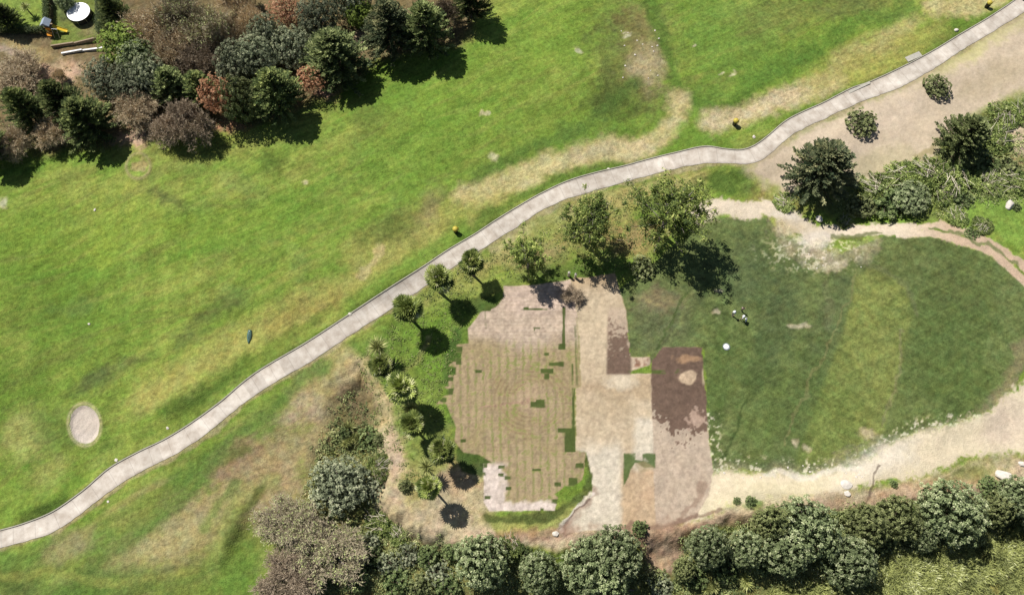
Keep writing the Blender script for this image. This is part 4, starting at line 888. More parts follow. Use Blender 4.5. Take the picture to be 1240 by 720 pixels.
for p in PLANTS:
    p = list(p)
    if p[6] == GW: p[3] *= 1.10; p[4] *= 1.28
    elif p[6] == GB: p[3] *= .93; p[4] *= 1.5
    elif p[0] == 'opn': p[3] *= 1.18; p[4] *= 1.3
    elif p[0] in ('cob', 'coo'): p[3] *= 1.05; p[4] *= 1.15
    plant(*p)
# palms: crown middle and height
for x, y, r, h, lab in ((572,317,14.5,7.0,'topmost palm of the row nearest the loose green trees'),(529,337,15.5,7.2,'palm overlapping the concrete path with its crown'),(494,372,15.5,7.6,'third palm from the top of the row, close to the path'),
        (461,442,14,6.0,'small palm just below a pale spiky yucca left of the bright grass'),(488,468,16.5,7.6,'largest palm in the middle of the row'),(500,513,14,6.4,'small dark palm in the lower half of the row below a spiky yucca'),
        (537,545,15,6.6,'palm nearest the left side of the soil bed'),(521,587,13.5,7.0,'lowest palm of the row casting its shadow on bare earth')):
    plant('plm', x, y, r * 1.16 * rnd.uniform(.93, 1.07), h * 1.03, lab, GP).rotation_euler[0] = rnd.uniform(-.05, .05)
for x, y, r, h, lab in ((457,420,15,5.0,'pale spiky yucca at the upper left of the palm row'),(498,496,13.5,5.0,'spiky yucca between the largest palm and the small dark palm'),(516,565,13,4.6,'whitish spiky yucca just above the lowest palm')):
    plant('spk', x, y, r, h, lab, 'spiky yuccas in the palm row')
plant('spk', 30, 8, 7.5, 2.6, 'little palm on the lawn in the top left corner', None)['category'] = 'palm'
# low shrubs and thickets; each is described by what stands next to it
LOW = [
 ('bsg',445,530,15,1.8,'green bush right of the pale agave on the eroded bank',GV),('aga',430,528,22,1.6,'big pale agave clump above the rounded grey green tree',GV),('aga',414,542,15,1.4,'smaller agave clump left of the big pale one',GV),
 ('bsg',416,524,8,1.2,'tiny green bush left above the big pale agave',GV),('bsh',460,532,8,1.2,'tiny olive bush on the brown scar of the bank',GV),('wed',460,566,17,1.6,'yellowish weeds right of the rounded grey green tree',GV),
 ('bgy',450,592,16,1.8,'grey shrub at the lower right of the rounded grey green tree',GV),('aga',440,612,13,1.4,'agave below the rounded grey green tree',GV),('wed',460,632,19,1.5,'yellow green weeds on the slope below the agave',GV),
 ('bsh',490,587,8,1.6,'small dark round bush alone left of the lowest palm',GV),('bsg',448,675,15,1.8,'green bush right of the huge bare tree',GV),('bgy',470,682,14,1.8,'grey bush in the shrubs below the eroded corner',GV),
 ('bgy',494,672,15,2.0,'grey green bush with a dark shadow below the eroded corner',GV),('bsg',478,704,18,2.0,'bright green bush near the bottom edge left of the middle',GV),('bsg',520,675,15,1.8,'green bush left of the round evergreen',GV),
 ('bgy',530,694,17,2.0,'grey green bush lower left of the round evergreen',GV),('bsg',540,712,16,2.0,'green bush cut by the bottom edge left of the round evergreen',GV),('bsh',510,710,15,2.0,'olive bush cut by the bottom edge',GV),
 ('wed',484,645,16,1.0,'low weeds on the brown eroded corner',GV),('bsg',430,700,16,2.0,'green bush at the right foot of the huge bare tree',GV),('bgy',448,655,12,1.6,'grey bush above the green bush by the huge bare tree',GV),
 ('bsg',548,668,12,1.4,'small green bush just left above the round evergreen',GV),('wed',618,660,16,1.0,'low weeds between the first two evergreens',GV),('bsg',636,670,10,1.4,'small green bush above the second evergreen',GV),
 ('bsg',776,640,10,1.4,'small bright bush at the head of the brown gully',GB),('bsh',796,702,13,1.8,'dark olive bush at the bottom of the brown gully',GB),('bgy',800,710,16,2.0,'grey bush cut by the bottom edge under the gully',GB),
 ('bsg',880,690,16,2.0,'green bush between the gully tree and the agaves',GB),('aga',870,705,18,1.4,'agave clump at the bottom edge under the gully tree',GB),('aga',905,698,20,1.4,'spiky agave clump at the lower left of the tall grass',GB),
 ('aga',770,714,16,1.4,'agave clump at the bottom edge under the largest evergreen',GB),('bsg',842,700,15,1.8,'green bush at the bottom edge right of the gully',GB),('bsg',925,680,15,1.8,'green bush above the spiky agave clump',GB),
 ('bsg',910,607,7,.7,'tiny green bush alone on the pale sand bank',None),('bsg',893,606,5,.5,'tiniest green tuft left of the lone bush on the sand bank',None),('bsg',1083,586,5,.6,'tiny green tuft on the bank by the thin gully line',None),
 ('bsg',1200,590,14,1.2,'green bush at the boulder on the right bank',GB),('aga',1205,640,17,1.6,'agave clump in the tall grass near the right edge',GB),('aga',1232,636,13,1.4,'agave clump at the right edge above the tall grass',GB),
 ('rno',1180,648,13,2.5,'small olive tree in the shadow below the round light green evergreen',GB),('bsh',1072,655,14,2.4,'dark bush in the shade below the olive trees',GB),
 # right thickets
 ('wed',1062,226,22,1.8,'thicket right of the big bushy conifer',GR),('wed',1094,214,24,2.0,'thicket with pale fallen stalks above the track',GR),('wed',1126,208,24,2.2,'thicket in the middle with the longest fallen stalks',GR),('wed',1156,214,22,2.0,'thicket directly below the olive conifer',GR),
 ('bsg',1076,244,22,2.6,'bright green bush above the track right of the conifer shadow',GR),('bsh',1046,250,17,2.0,'dark bush in the shadow right of the big conifer',GR),('rnd',1104,238,21,3.2,'dense green bush casting its shadow on the track',GR),
 ('wed',1140,232,18,1.4,'thicket at the corner of the bright meadow',GR),('wed',1206,168,22,1.8,'thicket right of the olive conifer',GR),('aga',1212,178,18,1.6,'pale dry agave right of the olive conifer',GR),('wed',1216,138,20,1.6,'yellowish thicket above the pale dry agave',GR),
 ('wed',1240,136,18,1.6,'yellowish thicket at the right edge',GR),('bsg',1196,196,15,2.0,'green bush right of the conifer shadow',GR),('bsh',1222,200,15,1.8,'olive bush left of the right edge above the meadow',GR),('wed',1196,222,21,1.4,'low thicket along the top of the bright meadow',GR),
 ('wed',1228,220,20,1.4,'low thicket at the top right corner of the bright meadow',GR),('bsg',1166,240,13,1.2,'low green bush at the left tip of the bright meadow',GR),('bsg',1231,250,6,.7,'tiny bush touching the pale rock in the meadow',None),
 ('wed',950,244,14,.8,'low weeds left of the big bushy conifer',GR),('wed',1160,262,14,.8,'low weeds between the meadow and the track',GR),('wed',1190,272,13,.7,'low weeds along the track below the meadow',GR),('bsg',1178,282,9,.6,'small bush between the two ruts of the track',GR),
 ('wed',1022,268,10,.6,'low weeds under the conifer shadow by the track',None),
]
for p in LOW: plant(*p)

# ------------------------------------------------------------------ ground cover nobody could count
def scatter_stuff(name, poly, n, mat, mk, label, seed, jit=3):
    global RS; RS = np.random.RandomState(seed); P = np.array(poly, float); c = Cards(); lo, hi = P.min(0), P.max(0)
    xs = lo[0] + (hi[0] - lo[0]) * RS.rand(n * 3); ys = lo[1] + (hi[1] - lo[1]) * RS.rand(n * 3)
    ok = (poly_sd(PATH_N + PATH_S[::-1], xs, ys) > 4) & (poly_sd(BED, xs, ys) > 2) & (np.hypot((xs - 802) / 22, (ys - 666) / 26) > 1) & (poly_sd(poly, xs + jit * RS.normal(size=n * 3), ys + jit * RS.normal(size=n * 3)) < 0); xs, ys = xs[ok][:n], ys[ok][:n]
    den = fbm(xs / 16, ys / 16, seed, 2); keep = RS.rand(len(xs)) < np.clip(.75 + .7 * den, .15, 1); xs, ys = xs[keep], ys[keep]; den = den[keep]
    pts = np.array([at(x, y) for x, y in zip(xs, ys)]); mk(c, pts, den)
    o = link(name, c.mesh(name), mat); o['kind'] = 'stuff'; o['label'] = label; return o
def mk_tall(c, pts, den):
    per = 16; tj = RS.normal(size=len(pts))
    for s_ in range(per):
        n = len(pts); a = RS.rand(n) * 6.283; D = np.stack([np.cos(a) * .75, np.sin(a) * .75, .35 + .7 * RS.rand(n)], 1)
        c.leaf(pts + RS.normal(size=(n, 3)) * [.13, .13, .03], D, .6 + .9 * RS.rand(n), .15, .45 + .3 * den + .25 * tj, N=np.tile([-.4, .4, 1.], (n, 1)), fold=.1)
def mk_low(c, pts, den):
    per = 9
    for s_ in range(per):
        n = len(pts); c.leaf(pts + RS.normal(size=(n, 3)) * [.22, .22, .08] + [0, 0, .12], rdir(n) * [1, 1, .5] + [0, 0, .25], .18 + .22 * RS.rand(n), .13, .35 + .4 * den + .2 * RS.normal(size=n), N=np.tile([-.4, .4, 1.], (n, 1)))
M_tall = foliage_mat('tall_grass', (0.105, 0.122, 0.041), (0.377, 0.403, 0.137), (0.582, 0.600, 0.328)); M_low = foliage_mat('undergrowth_leaves', (0.073, 0.104, 0.034), (0.374, 0.416, 0.166), (0.707, 0.645, 0.354))
M_rough = foliage_mat('rough_grass', (.13, .17, .045), (.25, .29, .09), (.42, .38, .22))
scatter_stuff('tall_grass', [(920,740),(940,712),(980,708),(1040,698),(1070,668),(1130,668),(1200,640),(1300,610),(1300,760),(920,760)], 3800, M_tall, mk_tall, 'yellow green tall grass filling the lower right corner', 61)
scatter_stuff('undergrowth', [(385,540),(420,470),(455,500),(470,560),(455,610),(500,650),(560,660),(690,668),(800,655),(860,640),(940,620),(1080,612),(1200,600),(1290,590),(1290,650),(1190,640),(1080,670),(1020,712),(900,760),(420,760),(330,690),(370,600)], 9000, M_low, mk_low, 'scrubby undergrowth between the shrubs of the lower bank', 62)
scatter_stuff('woodland_floor_plants', [(-30,100),(60,92),(130,70),(200,20),(560,0),(550,50),(470,80),(400,120),(320,150),(200,165),(60,190),(-30,185)], 2600, M_low, mk_low, 'low plants and litter under the woodland trees', 63)
scatter_stuff('meadow_weeds', [(950,236),(1060,214),(1130,190),(1160,170),(1210,130),(1270,110),(1270,240),(1200,246),(1140,262),(1000,250)], 2600, M_low, mk_low, 'weeds between the thickets on the right', 64)
scatter_stuff('rough_grass', [(520,310),(610,300),(700,255),(760,225),(860,215),(860,255),(780,325),(690,335),(600,345),(560,370),(545,470),(540,540),(500,600),(475,560),(455,500),(430,440),(480,385)], 3000, M_rough, lambda c, p, d: mk_low(c, p - [0, 0, .14], d), 'rough grass tufts around the palms and loose trees', 65)

# ------------------------------------------------------------------ small things
import bmesh
def bm_obj(name, bm, mat, parent=None, smooth=False):
    me = bpy.data.meshes.new(name); bmesh.ops.recalc_face_normals(bm, faces=bm.faces); bm.to_mesh(me); bm.free()
    if smooth: me.polygons.foreach_set('use_smooth', [True] * len(me.polygons))
    return link(name, me, mat, parent)
def b_box(bm, c, s, rot=None, bev=0.0):
    r = bmesh.ops.create_cube(bm, size=1.0); M = Matrix.Translation(c) @ (rot or Matrix.Identity(4)) @ Matrix.Diagonal((*s, 1)); bmesh.ops.transform(bm, matrix=M, verts=r['verts'])
    if bev: bmesh.ops.bevel(bm, geom=list({e for v in r['verts'] for e in v.link_edges}), offset=bev, segments=2, affect='EDGES')
def b_cyl(bm, a, b_, r1, r2=None, n=12, cap=True):
    a, b_ = Vector(a), Vector(b_); d = b_ - a; r2 = r1 if r2 is None else r2
    M = Matrix.Translation((a + b_) / 2) @ d.to_track_quat('Z', 'Y').to_matrix().to_4x4(); bmesh.ops.create_cone(bm, cap_ends=cap, segments=n, radius1=r1, radius2=r2, depth=d.length, matrix=M)
def b_lathe(bm, prof, n=24, c=(0, 0, 0), sxy=(1, 1)):
    rings = []
    for r, z in prof: rings.append([bm.verts.new((c[0] + r * sxy[0] * math.cos(2 * math.pi * k / n), c[1] + r * sxy[1] * math.sin(2 * math.pi * k / n), c[2] + z)) for k in range(n)])
    for i in range(len(rings) - 1):
        for k in range(n): bm.faces.new((rings[i][k], rings[i][(k + 1) % n], rings[i + 1][(k + 1) % n], rings[i + 1][k]))
    for q in (rings[0], rings[-1]):
        if len({tuple(v.co) for v in q}) > 2: bm.faces.new(q)
def thing(name, px, py, label, cat, group=None, rz=0.0, lift=0.0):
    x, y, z = at(px, py); o = bpy.data.objects.new(name, None); COL.objects.link(o); o.empty_display_size = .3
    o.location = (x, y, z + lift); o.rotation_euler = (0, 0, rz); o['label'] = label; o['category'] = cat
    if group: o['group'] = group
    return o
def tag(o, label, cat, group=None):
    o['label'] = label; o['category'] = cat
    if group: o['group'] = group
    return o
white = mat_plain('white_plastic', (.80, .80, .79), .35, .04, 2); dark = mat_plain('dark_sheet', (.03, .032, .036), .5, .15, 3); steel = mat_plain('steel', (.45, .45, .46), .35, .05, 5, metal=.9)
lidm = mat_plain('dull_yellow_lid', (.42, .34, .05), .5, .12, 3); yellow = mat_plain('yellow_plastic', (.72, .50, .04), .35, .05, 3); orange = mat_plain('orange_plastic', (.70, .28, .03), .4, .05, 3); black = mat_plain('black_plastic', (.02, .02, .02), .5, .1, 3)
wood = mat_plain('weathered_wood', (.28, .21, .14), .85, .2, 6, bump=.3); bluegrey = mat_plain('blue_grey_canvas', (.26, .31, .38), .8, .08, 4); stone = mat_plain('pale_stone', (.55, .50, .44), .9, .15, 2.5, bump=.8)
conc = mat_plain('old_concrete', (.36, .34, .29), .9, .12, 2, bump=.3); plaster = mat_plain('white_plaster', (.75, .74, .72), .8, .1, 1.5)

# above-ground pool in the top left yard
t = thing('round_pool', 99, 20, 'round pool with white cover and dark side wall in the top left yard', 'pool')
bm = bmesh.new(); b_lathe(bm, [(2.05, 0), (2.05, 1.25), (2.0, 1.25), (2.0, .02)], 40); bm_obj('side_wall', bm, dark, t)
bm = bmesh.new(); b_lathe(bm, [(1.93, 1.22), (1.93, 1.30), (2.16, 1.31), (2.16, 1.24)], 40); bm_obj('rim', bm, white, t)
bm = bmesh.new(); b_lathe(bm, [(1.925, 1.16), (1.925, 1.22), (1.5, 1.13), (1.0, 1.17), (.5, 1.09), (.08, 1.13)], 40); bm_obj('cover', bm, mat_plain('pool_cover', (.80, .80, .82), .22, .18, .9, spec=.5), t, True)
for k in range(8):
    a = k * math.pi / 4; bm = bmesh.new(); b_box(bm, (2.10 * math.cos(a), 2.10 * math.sin(a), .6), (.08, .08, 1.2), Matrix.Rotation(a, 4, 'Z')); bm_obj('post', bm, steel, t)
# play set
t = thing('playset', 67, 38, 'play tower with yellow slide and blue grey roof beside the white topped pool', 'playset', rz=-.1)
for x_ in (-.7, .7):
    for y_ in (-.6, .6): bm = bmesh.new(); b_box(bm, (x_ - .8, y_ + .2, 1.1), (.1, .1, 2.2)); bm_obj('leg', bm, wood, t)
bm = bmesh.new(); b_box(bm, (-.8, .2, 1.2), (1.5, 1.3, .07)); bm_obj('platform', bm, wood, t)
bm = bmesh.new(); v = [bm.verts.new(p) for p in ((-1.7, -.6, 2.1), (.1, -.6, 2.1), (.1, 1.0, 2.1), (-1.7, 1.0, 2.1), (-.8, -.6, 2.8), (-.8, 1.0, 2.8))]
for f in ((0, 4, 5, 3), (1, 2, 5, 4), (0, 1, 4), (2, 3, 5)): bm.faces.new([v[i] for i in f])
ro_ = bm_obj('roof', bm, bluegrey, t); ro_.modifiers.new('thickness', 'SOLIDIFY').thickness = .03
bm = bmesh.new()
for k in range(10):
    u0, u1 = k / 10, (k + 1) / 10; za, zb = 1.25 * (1 - u0) ** 1.3 + .12, 1.25 * (1 - u1) ** 1.3 + .12; xa, xb = .05 + 2.3 * u0, .05 + 2.3 * u1
    q = [[bm.verts.new((x_, y_, z_)) for y_, z_ in ((-.18, za_ + .16), (-.14, za_), (.44, za_), (.48, za_ + .16)) for z_ in (z_,)] for x_, za_ in ((xa, za), (xb, zb))]
    for j in range(3): bm.faces.new((q[0][j], q[0][j + 1], q[1][j + 1], q[1][j]))
bmesh.ops.remove_doubles(bm, verts=bm.verts, dist=.001); so = bm_obj('slide', bm, yellow, t); so.modifiers.new('thickness', 'SOLIDIFY').thickness = .03
bm = bmesh.new(); b_box(bm, (-.35, -1.25, .75), (.95, .75, .06), Matrix.Rotation(.5, 4, 'X')); b_box(bm, (-.35, -.75, 1.5), (.9, .06, .7)); bm_obj('climbing_panel', bm, orange, t)
bm = bmesh.new(); b_cyl(bm, (.3, -1.5, 0), (.3, -.6, 1.7), .05); b_cyl(bm, (1.3, -1.5, 0), (1.3, -.6, 1.7), .05); b_cyl(bm, (.2, -.7, 1.62), (1.45, -.7, 1.62), .05); b_box(bm, (.8, -.75, .5), (.45, .2, .05)); b_cyl(bm, (.6, -.72, 1.6), (.6, -.75, .5), .012); b_cyl(bm, (1.0, -.72, 1.6), (1.0, -.75, .5), .012); bm_obj('swing_frame', bm, steel, t)
# garden walls, hedges and fence round the yards
def hedge(pts, w, h, label, seed):
    global RS; RS = np.random.RandomState(seed); W_ = [np.array(at(*p)) for p in pts]; c = Cards(); x0, y0, z0 = W_[0]
    for a, b_ in zip(W_[:-1], W_[1:]):
        n = int(np.linalg.norm(b_ - a) * 260 * h); t_ = RS.rand(n, 1); P = a + (b_ - a) * t_ + RS.normal(size=(n, 3)) * [w * .3, w * .3, 0]; P[:, 2] += h * RS.rand(n) ** .6
        nn = unit(RS.normal(size=(n, 3)) * .5 + [0, 0, .8]); c.leaf(P - W_[0], unit(np.cross(nn, rdir(n))), .22, .14, .5 * RS.rand(n), N=nn)
    t_ = bpy.data.objects.new('hedge', None); COL.objects.link(t_); t_.location = W_[0]; t_['label'] = label; t_['category'] = 'hedge'; t_['group'] = 'hedges of the top left yards'
    link('foliage', c.mesh('foliage'), M_con, t_)
    st = [[tuple(p - W_[0] + [0, 0, -.1]) + (.05,), tuple(p - W_[0] + [0, 0, h * .7]) + (.02,)] for a, b_ in zip(W_[:-1], W_[1:]) for p in [a + (b_ - a) * k / 6 for k in range(7)]]
    for s_ in st: link('stem', tube_mesh('stem', [s_], 5), bark, t_)
hedge([(60, -30), (60, 38)], .9, 1.9, 'dark hedge between the two lawns in the top left corner', 801)
hedge([(57, 40), (-20, 41)], .8, 1.6, 'dark hedge along the lower side of the corner lawn', 802)
hedge([(124, -25), (124, 44)], 1.0, 2.0, 'dark hedge right of the yard with the round pool', 803)
def wall(pts, w, h, mat, name, label, cat):
    Q = [Vector(at(*p)) for p in pts]; t_ = bpy.data.objects.new(name, None)
    bm = bmesh.new()
    for a, b_ in zip(Q[:-1], Q[1:]):
        d = b_ - a; b_box(bm, (a + b_) / 2 - Q[0] + Vector((0, 0, h / 2 - .1)), (d.length + w * .5, w, h + .2), Matrix.Rotation(math.atan2(d.y, d.x), 4, 'Z'))
    o = bm_obj(name, bm, mat); o.location = Q[0]; return tag(o, label, cat)
wall([(76, 66), (100, 62), (127, 60)], .3, .5, plaster, 'garden_wall', 'low white wall below the yard with the pool', 'wall')
wall([(64, 58), (90, 54), (118, 49)], .25, .7, wood, 'wooden_border', 'brown wooden border just above the low white wall', 'border')
def fence(pts, label):
    Q = [Vector(at(*p)) for p in pts]; t_ = bpy.data.objects.new('wire_fence', None); COL.objects.link(t_); t_.location = Q[0]; t_['label'] = label; t_['category'] = 'fence'
    bmw = bmesh.new()
    for a, b_ in zip(Q[:-1], Q[1:]):
        n = max(int((b_ - a).length / 1.6), 1)
        for k in range(n + 1):
            p = a + (b_ - a) * (k / n) - Q[0]; bm = bmesh.new(); b_cyl(bm, p + Vector((0, 0, -.2)), p + Vector((0, 0, 1.5)), .05, .04, 8); bm_obj('post', bm, conc, t_)
        for h in (.4, .8, 1.2, 1.45): b_cyl(bmw, a - Q[0] + Vector((0, 0, h)), b_ - Q[0] + Vector((0, 0, h)), .012, None, 5)
    bm_obj('wires', bmw, steel, t_)
fence([(119, -20), (120, 48)], 'pale post and wire fence right of the round pool')
t = thing('roof_scrap', 143, 31, 'pale broken sheet between the dark tree and the bright yellow green tree', 'sheet', rz=.4)
for k, (dx, dy, sx_, sy_, rx, ry, mt) in enumerate(((-.5, 0, 1.1, 1.3, .25, -.2, plaster), (.55, .15, 1.0, 1.1, -.15, .25, mat_plain('pinkish_sheet', (.55, .38, .32), .7, .1, 2)))):
    bm = bmesh.new(); b_box(bm, (dx, dy, .75), (sx_, sy_, .05), Matrix.Rotation(rx, 4, 'X') @ Matrix.Rotation(ry, 4, 'Y')); bm_obj('panel', bm, mt, t)
bm = bmesh.new(); b_box(bm, (0, 0, .35), (.8, .8, .7)); bm_obj('base', bm, wood, t)

# yellow topped bins beside the path
BIN = []
def bin_(px, py, label):
    t = thing('litter_bin', px, py, label, 'bin', 'yellow topped bins beside the path')
    if not BIN:
        bm = bmesh.new(); b_lathe(bm, [(.20, 0), (.30, .05), (.36, .8), (.38, .84), (.33, .84), (.30, .1)], 20); a = bm_obj('barrel', bm, black, t, True)
        bm = bmesh.new(); b_lathe(bm, [(.40, .82), (.42, .90), (.38, 1.0), (.26, 1.10), (.08, 1.14)], 20); b1 = bm_obj('lid', bm, lidm, t, True)
        bm = bmesh.new(); b_cyl(bm, (.48, 0, -.1), (.48, 0, 1.3), .035); b_box(bm, (.44, 0, .6), (.1, .06, .05)); c = bm_obj('post', bm, lidm, t); BIN.extend([a, b1, c])
    else:
        for s_ in BIN: c = s_.copy(); COL.objects.link(c); c.parent = t
    t.scale = (1.2, 1.2, 1.5)
bin_(552, 281, 'yellow topped bin just above the path near the overlapping palm'); bin_(889, 151, 'yellow topped bin above the bend where the path turns up'); bin_(1194, 9, 'yellow topped bin at the top edge near the right corner')
# dark object cut by the top right corner
t = thing('path_barrier', 1240, -2, 'dark barrier on the path cut by the top right corner', 'barrier', rz=.6)
bm = bmesh.new(); b_box(bm, (0, 0, .6), (1.5, .5, 1.0), bev=.05); bm_obj('board', bm, black, t)
bm = bmesh.new(); b_box(bm, (-.6, 0, .08), (.12, .8, .16)); b_box(bm, (.6, 0, .08), (.12, .8, .16)); bm_obj('feet', bm, steel, t)
# green hull lying on the fairway
bm = bmesh.new(); rows = []
for k in range(13):
    u = k / 12; w = .42 * (1 - max(0, (u - .35) / .65) ** 2.2) * (.72 + .28 * min(u / .3, 1)) + .01; hh = .42 * (1 - .5 * u ** 2)
    rows.append([bm.verts.new((w * math.sin(a), 1.15 - 2.3 * u, hh * math.cos(a) ** .8 if math.cos(a) > 0 else 0)) for a in np.linspace(-math.pi / 2, math.pi / 2, 9)])
for i in range(12):
    for j in range(8): bm.faces.new((rows[i][j], rows[i][j + 1], rows[i + 1][j + 1], rows[i + 1][j]))
bm.faces.new(rows[0]); bm.faces.new(rows[-1])
t = thing('upturned_boat', 302, 408, 'dark green glossy upturned hull lying alone on the fairway above the path', 'boat')
mg = mat_plain('green_gelcoat', (.07, .13, .105), .18, .1, 1.5, spec=.7); bm_obj('hull', bm, mg, t, True)
bm = bmesh.new(); b_cyl(bm, (0, 1.1, .40), (0, -.4, .42), .025, .02); bm_obj('keel', bm, dark, t)
# round white mat on the field
t = thing('landing_mat', 879.5, 419.5, 'round white mat lying on the dark turf near the people', 'mat')
bm = bmesh.new(); b_lathe(bm, [(.46, .02), (.44, .07), (.30, .10), (.04, .11)], 32); bm_obj('sheet', bm, white, t, True)
bm = bmesh.new(); b_lathe(bm, [(.60, .005), (.60, .04), (.47, .045), (.47, .005)], 32); bm_obj('edge_ring', bm, mat_plain('grey_edge', (.16, .19, .20), .6, .1, 3), t)
# two pale posts at the top of the strip
POST = None
for px, py, lab in ((688.5, 334, 'pale post at the top of the bare strip, left one'), (696.5, 336, 'pale post at the top of the bare strip, right one')):
    t = thing('wooden_post', px, py, lab, 'post', 'pale posts at the top of the bare strip')
    bm = bmesh.new(); b_box(bm, (0, 0, .75), (.34, .34, 1.7), bev=.03); bm_obj('shaft', bm, mat_plain('bleached_wood', (.55, .50, .38), .85, .1, 5), t)
    bm = bmesh.new(); bmesh.ops.create_cone(bm, cap_ends=True, segments=4, radius1=.28, radius2=.02, depth=.14, matrix=Matrix.Translation((0, 0, 1.67)) @ Matrix.Rotation(math.pi / 4, 4, 'Z')); bm_obj('cap', bm, conc, t)
# stones
def boulder(px, py, r, label, seed, name='boulder', cat='boulder', group=None, flatn=.6, mat=None):
    q = random.Random(seed); bm = bmesh.new(); bmesh.ops.create_icosphere(bm, subdivisions=3, radius=1)
    ax = [Vector((q.uniform(-1, 1), q.uniform(-1, 1), q.uniform(-.6, 1))).normalized() for _ in range(9)]; cut = [q.uniform(.62, .9) for _ in ax]
    for v in bm.verts:
        for a, c_ in zip(ax, cut):
            d = v.co.dot(a)
            if d > c_: v.co -= a * (d - c_) * .9
        v.co = Vector((v.co.x * r * 1.15, v.co.y * r * .9, v.co.z * r * flatn))
    bmesh.ops.rotate(bm, verts=bm.verts, matrix=Matrix.Rotation(q.uniform(0, 3), 3, 'Z')); o = bm_obj(name, bm, mat or stone); x, y, z = at(px, py); o.location = (x, y, z + r * flatn * .3); return tag(o, label, cat, group)
boulder(1215, 577, 1.25, 'large pale boulder on the right bank above the tree row', 1); boulder(1237, 562, .55, 'small white stone at the right edge above the large boulder', 2)
boulder(1025, 587, .85, 'flat pale stone on the bank above the large grey green evergreen', 3, flatn=.35); boulder(1026, 597, .5, 'smaller flat stone directly below the flat pale one', 4, flatn=.35)
boulder(974, 616, .6, 'pale stone at the top edge of the large evergreen', 5); boulder(1222, 248, .95, 'grey rock in the bright meadow beside a tiny bush', 6)
boulder(992, 266, .7, 'grey stone at the lower edge of the big conifer shadow', 7); boulder(673, 646, .5, 'white stone at the low corner of the spoil', 8)
boulder(108, 392, .22, 'small white stone alone on the left fairway', 9, 'marker_stone', 'stone'); boulder(115, 254, .25, 'small white stone left on the upper fairway', 10, 'marker_stone', 'stone')
boulder(424, 380, .3, 'white stone on the grass beside the path left of the palms', 11, 'marker_stone', 'stone'); boulder(141, 557, .3, 'white stone beside the path right of the bunker', 12, 'marker_stone', 'stone')
boulder(203, 518, .25, 'white stone beside the path farther right of the bunker', 13, 'marker_stone', 'stone'); boulder(913, 166, .32, 'white stone between the bend of the path and the bin', 14, 'marker_stone', 'stone')
boulder(1158, 37, .4, 'whitish stone on the upper side of the path near its top end', 15, 'marker_stone', 'stone'); boulder(131, 607, .2, 'tiny white stone below the path at the lower left', 16, 'marker_stone', 'stone')
boulder(737, 205, .28, 'white stone touching the upper side of the path above the loose trees', 17, 'marker_stone', 'stone')
bq = random.Random(5)
for k in range(12):
    u = bq.random(); px = 872 + 175 * u; py = 571 + 4 * math.sin(u * 9) + bq.uniform(-4, 5)
    boulder(px, py, bq.uniform(.10, .2), 'small pale stone along the lower edge of the turf field', 40 + k, 'edge_stone', 'stone', 'stones along the lower edge of the field')
for k in range(8):
    px = bq.uniform(975, 1045); py = bq.uniform(300, 326); boulder(px, py, bq.uniform(.08, .16), 'small pale stone in the stony patch at the top of the turf field', 80 + k, 'field_stone', 'stone', 'stones in the stony patch of the field')
for k in range(16):
    px = bq.uniform(752, 800); py = bq.uniform(35, 95); boulder(px, py, bq.uniform(.10, .2), 'small stone in the rough stony saddle between the fairways', 110 + k, 'saddle_stone', 'stone', 'stones in the rough saddle')
wall([(1099, 72), (1113, 66)], 1.1, .12, conc, 'drain_slab', 'pale square slab on the grass against the upper side of the path', 'slab')
wall([(1028, 112), (1052, 101)], .5, .2, conc, 'kerb_block', 'pale raised block on the upper edge of the path above the left round shrub', 'block')

# ------------------------------------------------------------------ people on the field
skin = mat_plain('skin', (.42, .26, .18), .5, .03, 8); hair = mat_plain('dark_hair', (.02, .015, .012), .6, .1, 20)
def skinned(name, joints, edges, mat, parent, root=0):
    me = bpy.data.meshes.new(name); me.from_pydata([j[0] for j in joints], edges, []); o = link(name, me, mat, parent)
    sk = o.modifiers.new('skin', 'SKIN'); sk.use_smooth_shade = True
    for v, j in zip(me.skin_vertices[0].data, joints): v.radius = (j[1], j[2] if len(j) > 2 else j[1])
    me.skin_vertices[0].data[root].use_root = True
    o.modifiers.new('sub', 'SUBSURF').levels = 1; o.modifiers['sub'].render_levels = 2
    dg = bpy.context.evaluated_depsgraph_get(); nm_ = bpy.data.meshes.new_from_object(o.evaluated_get(dg)); nm_.name = name; o.modifiers.clear(); o.data = nm_
    if not nm_.materials: nm_.materials.append(mat)
    return o
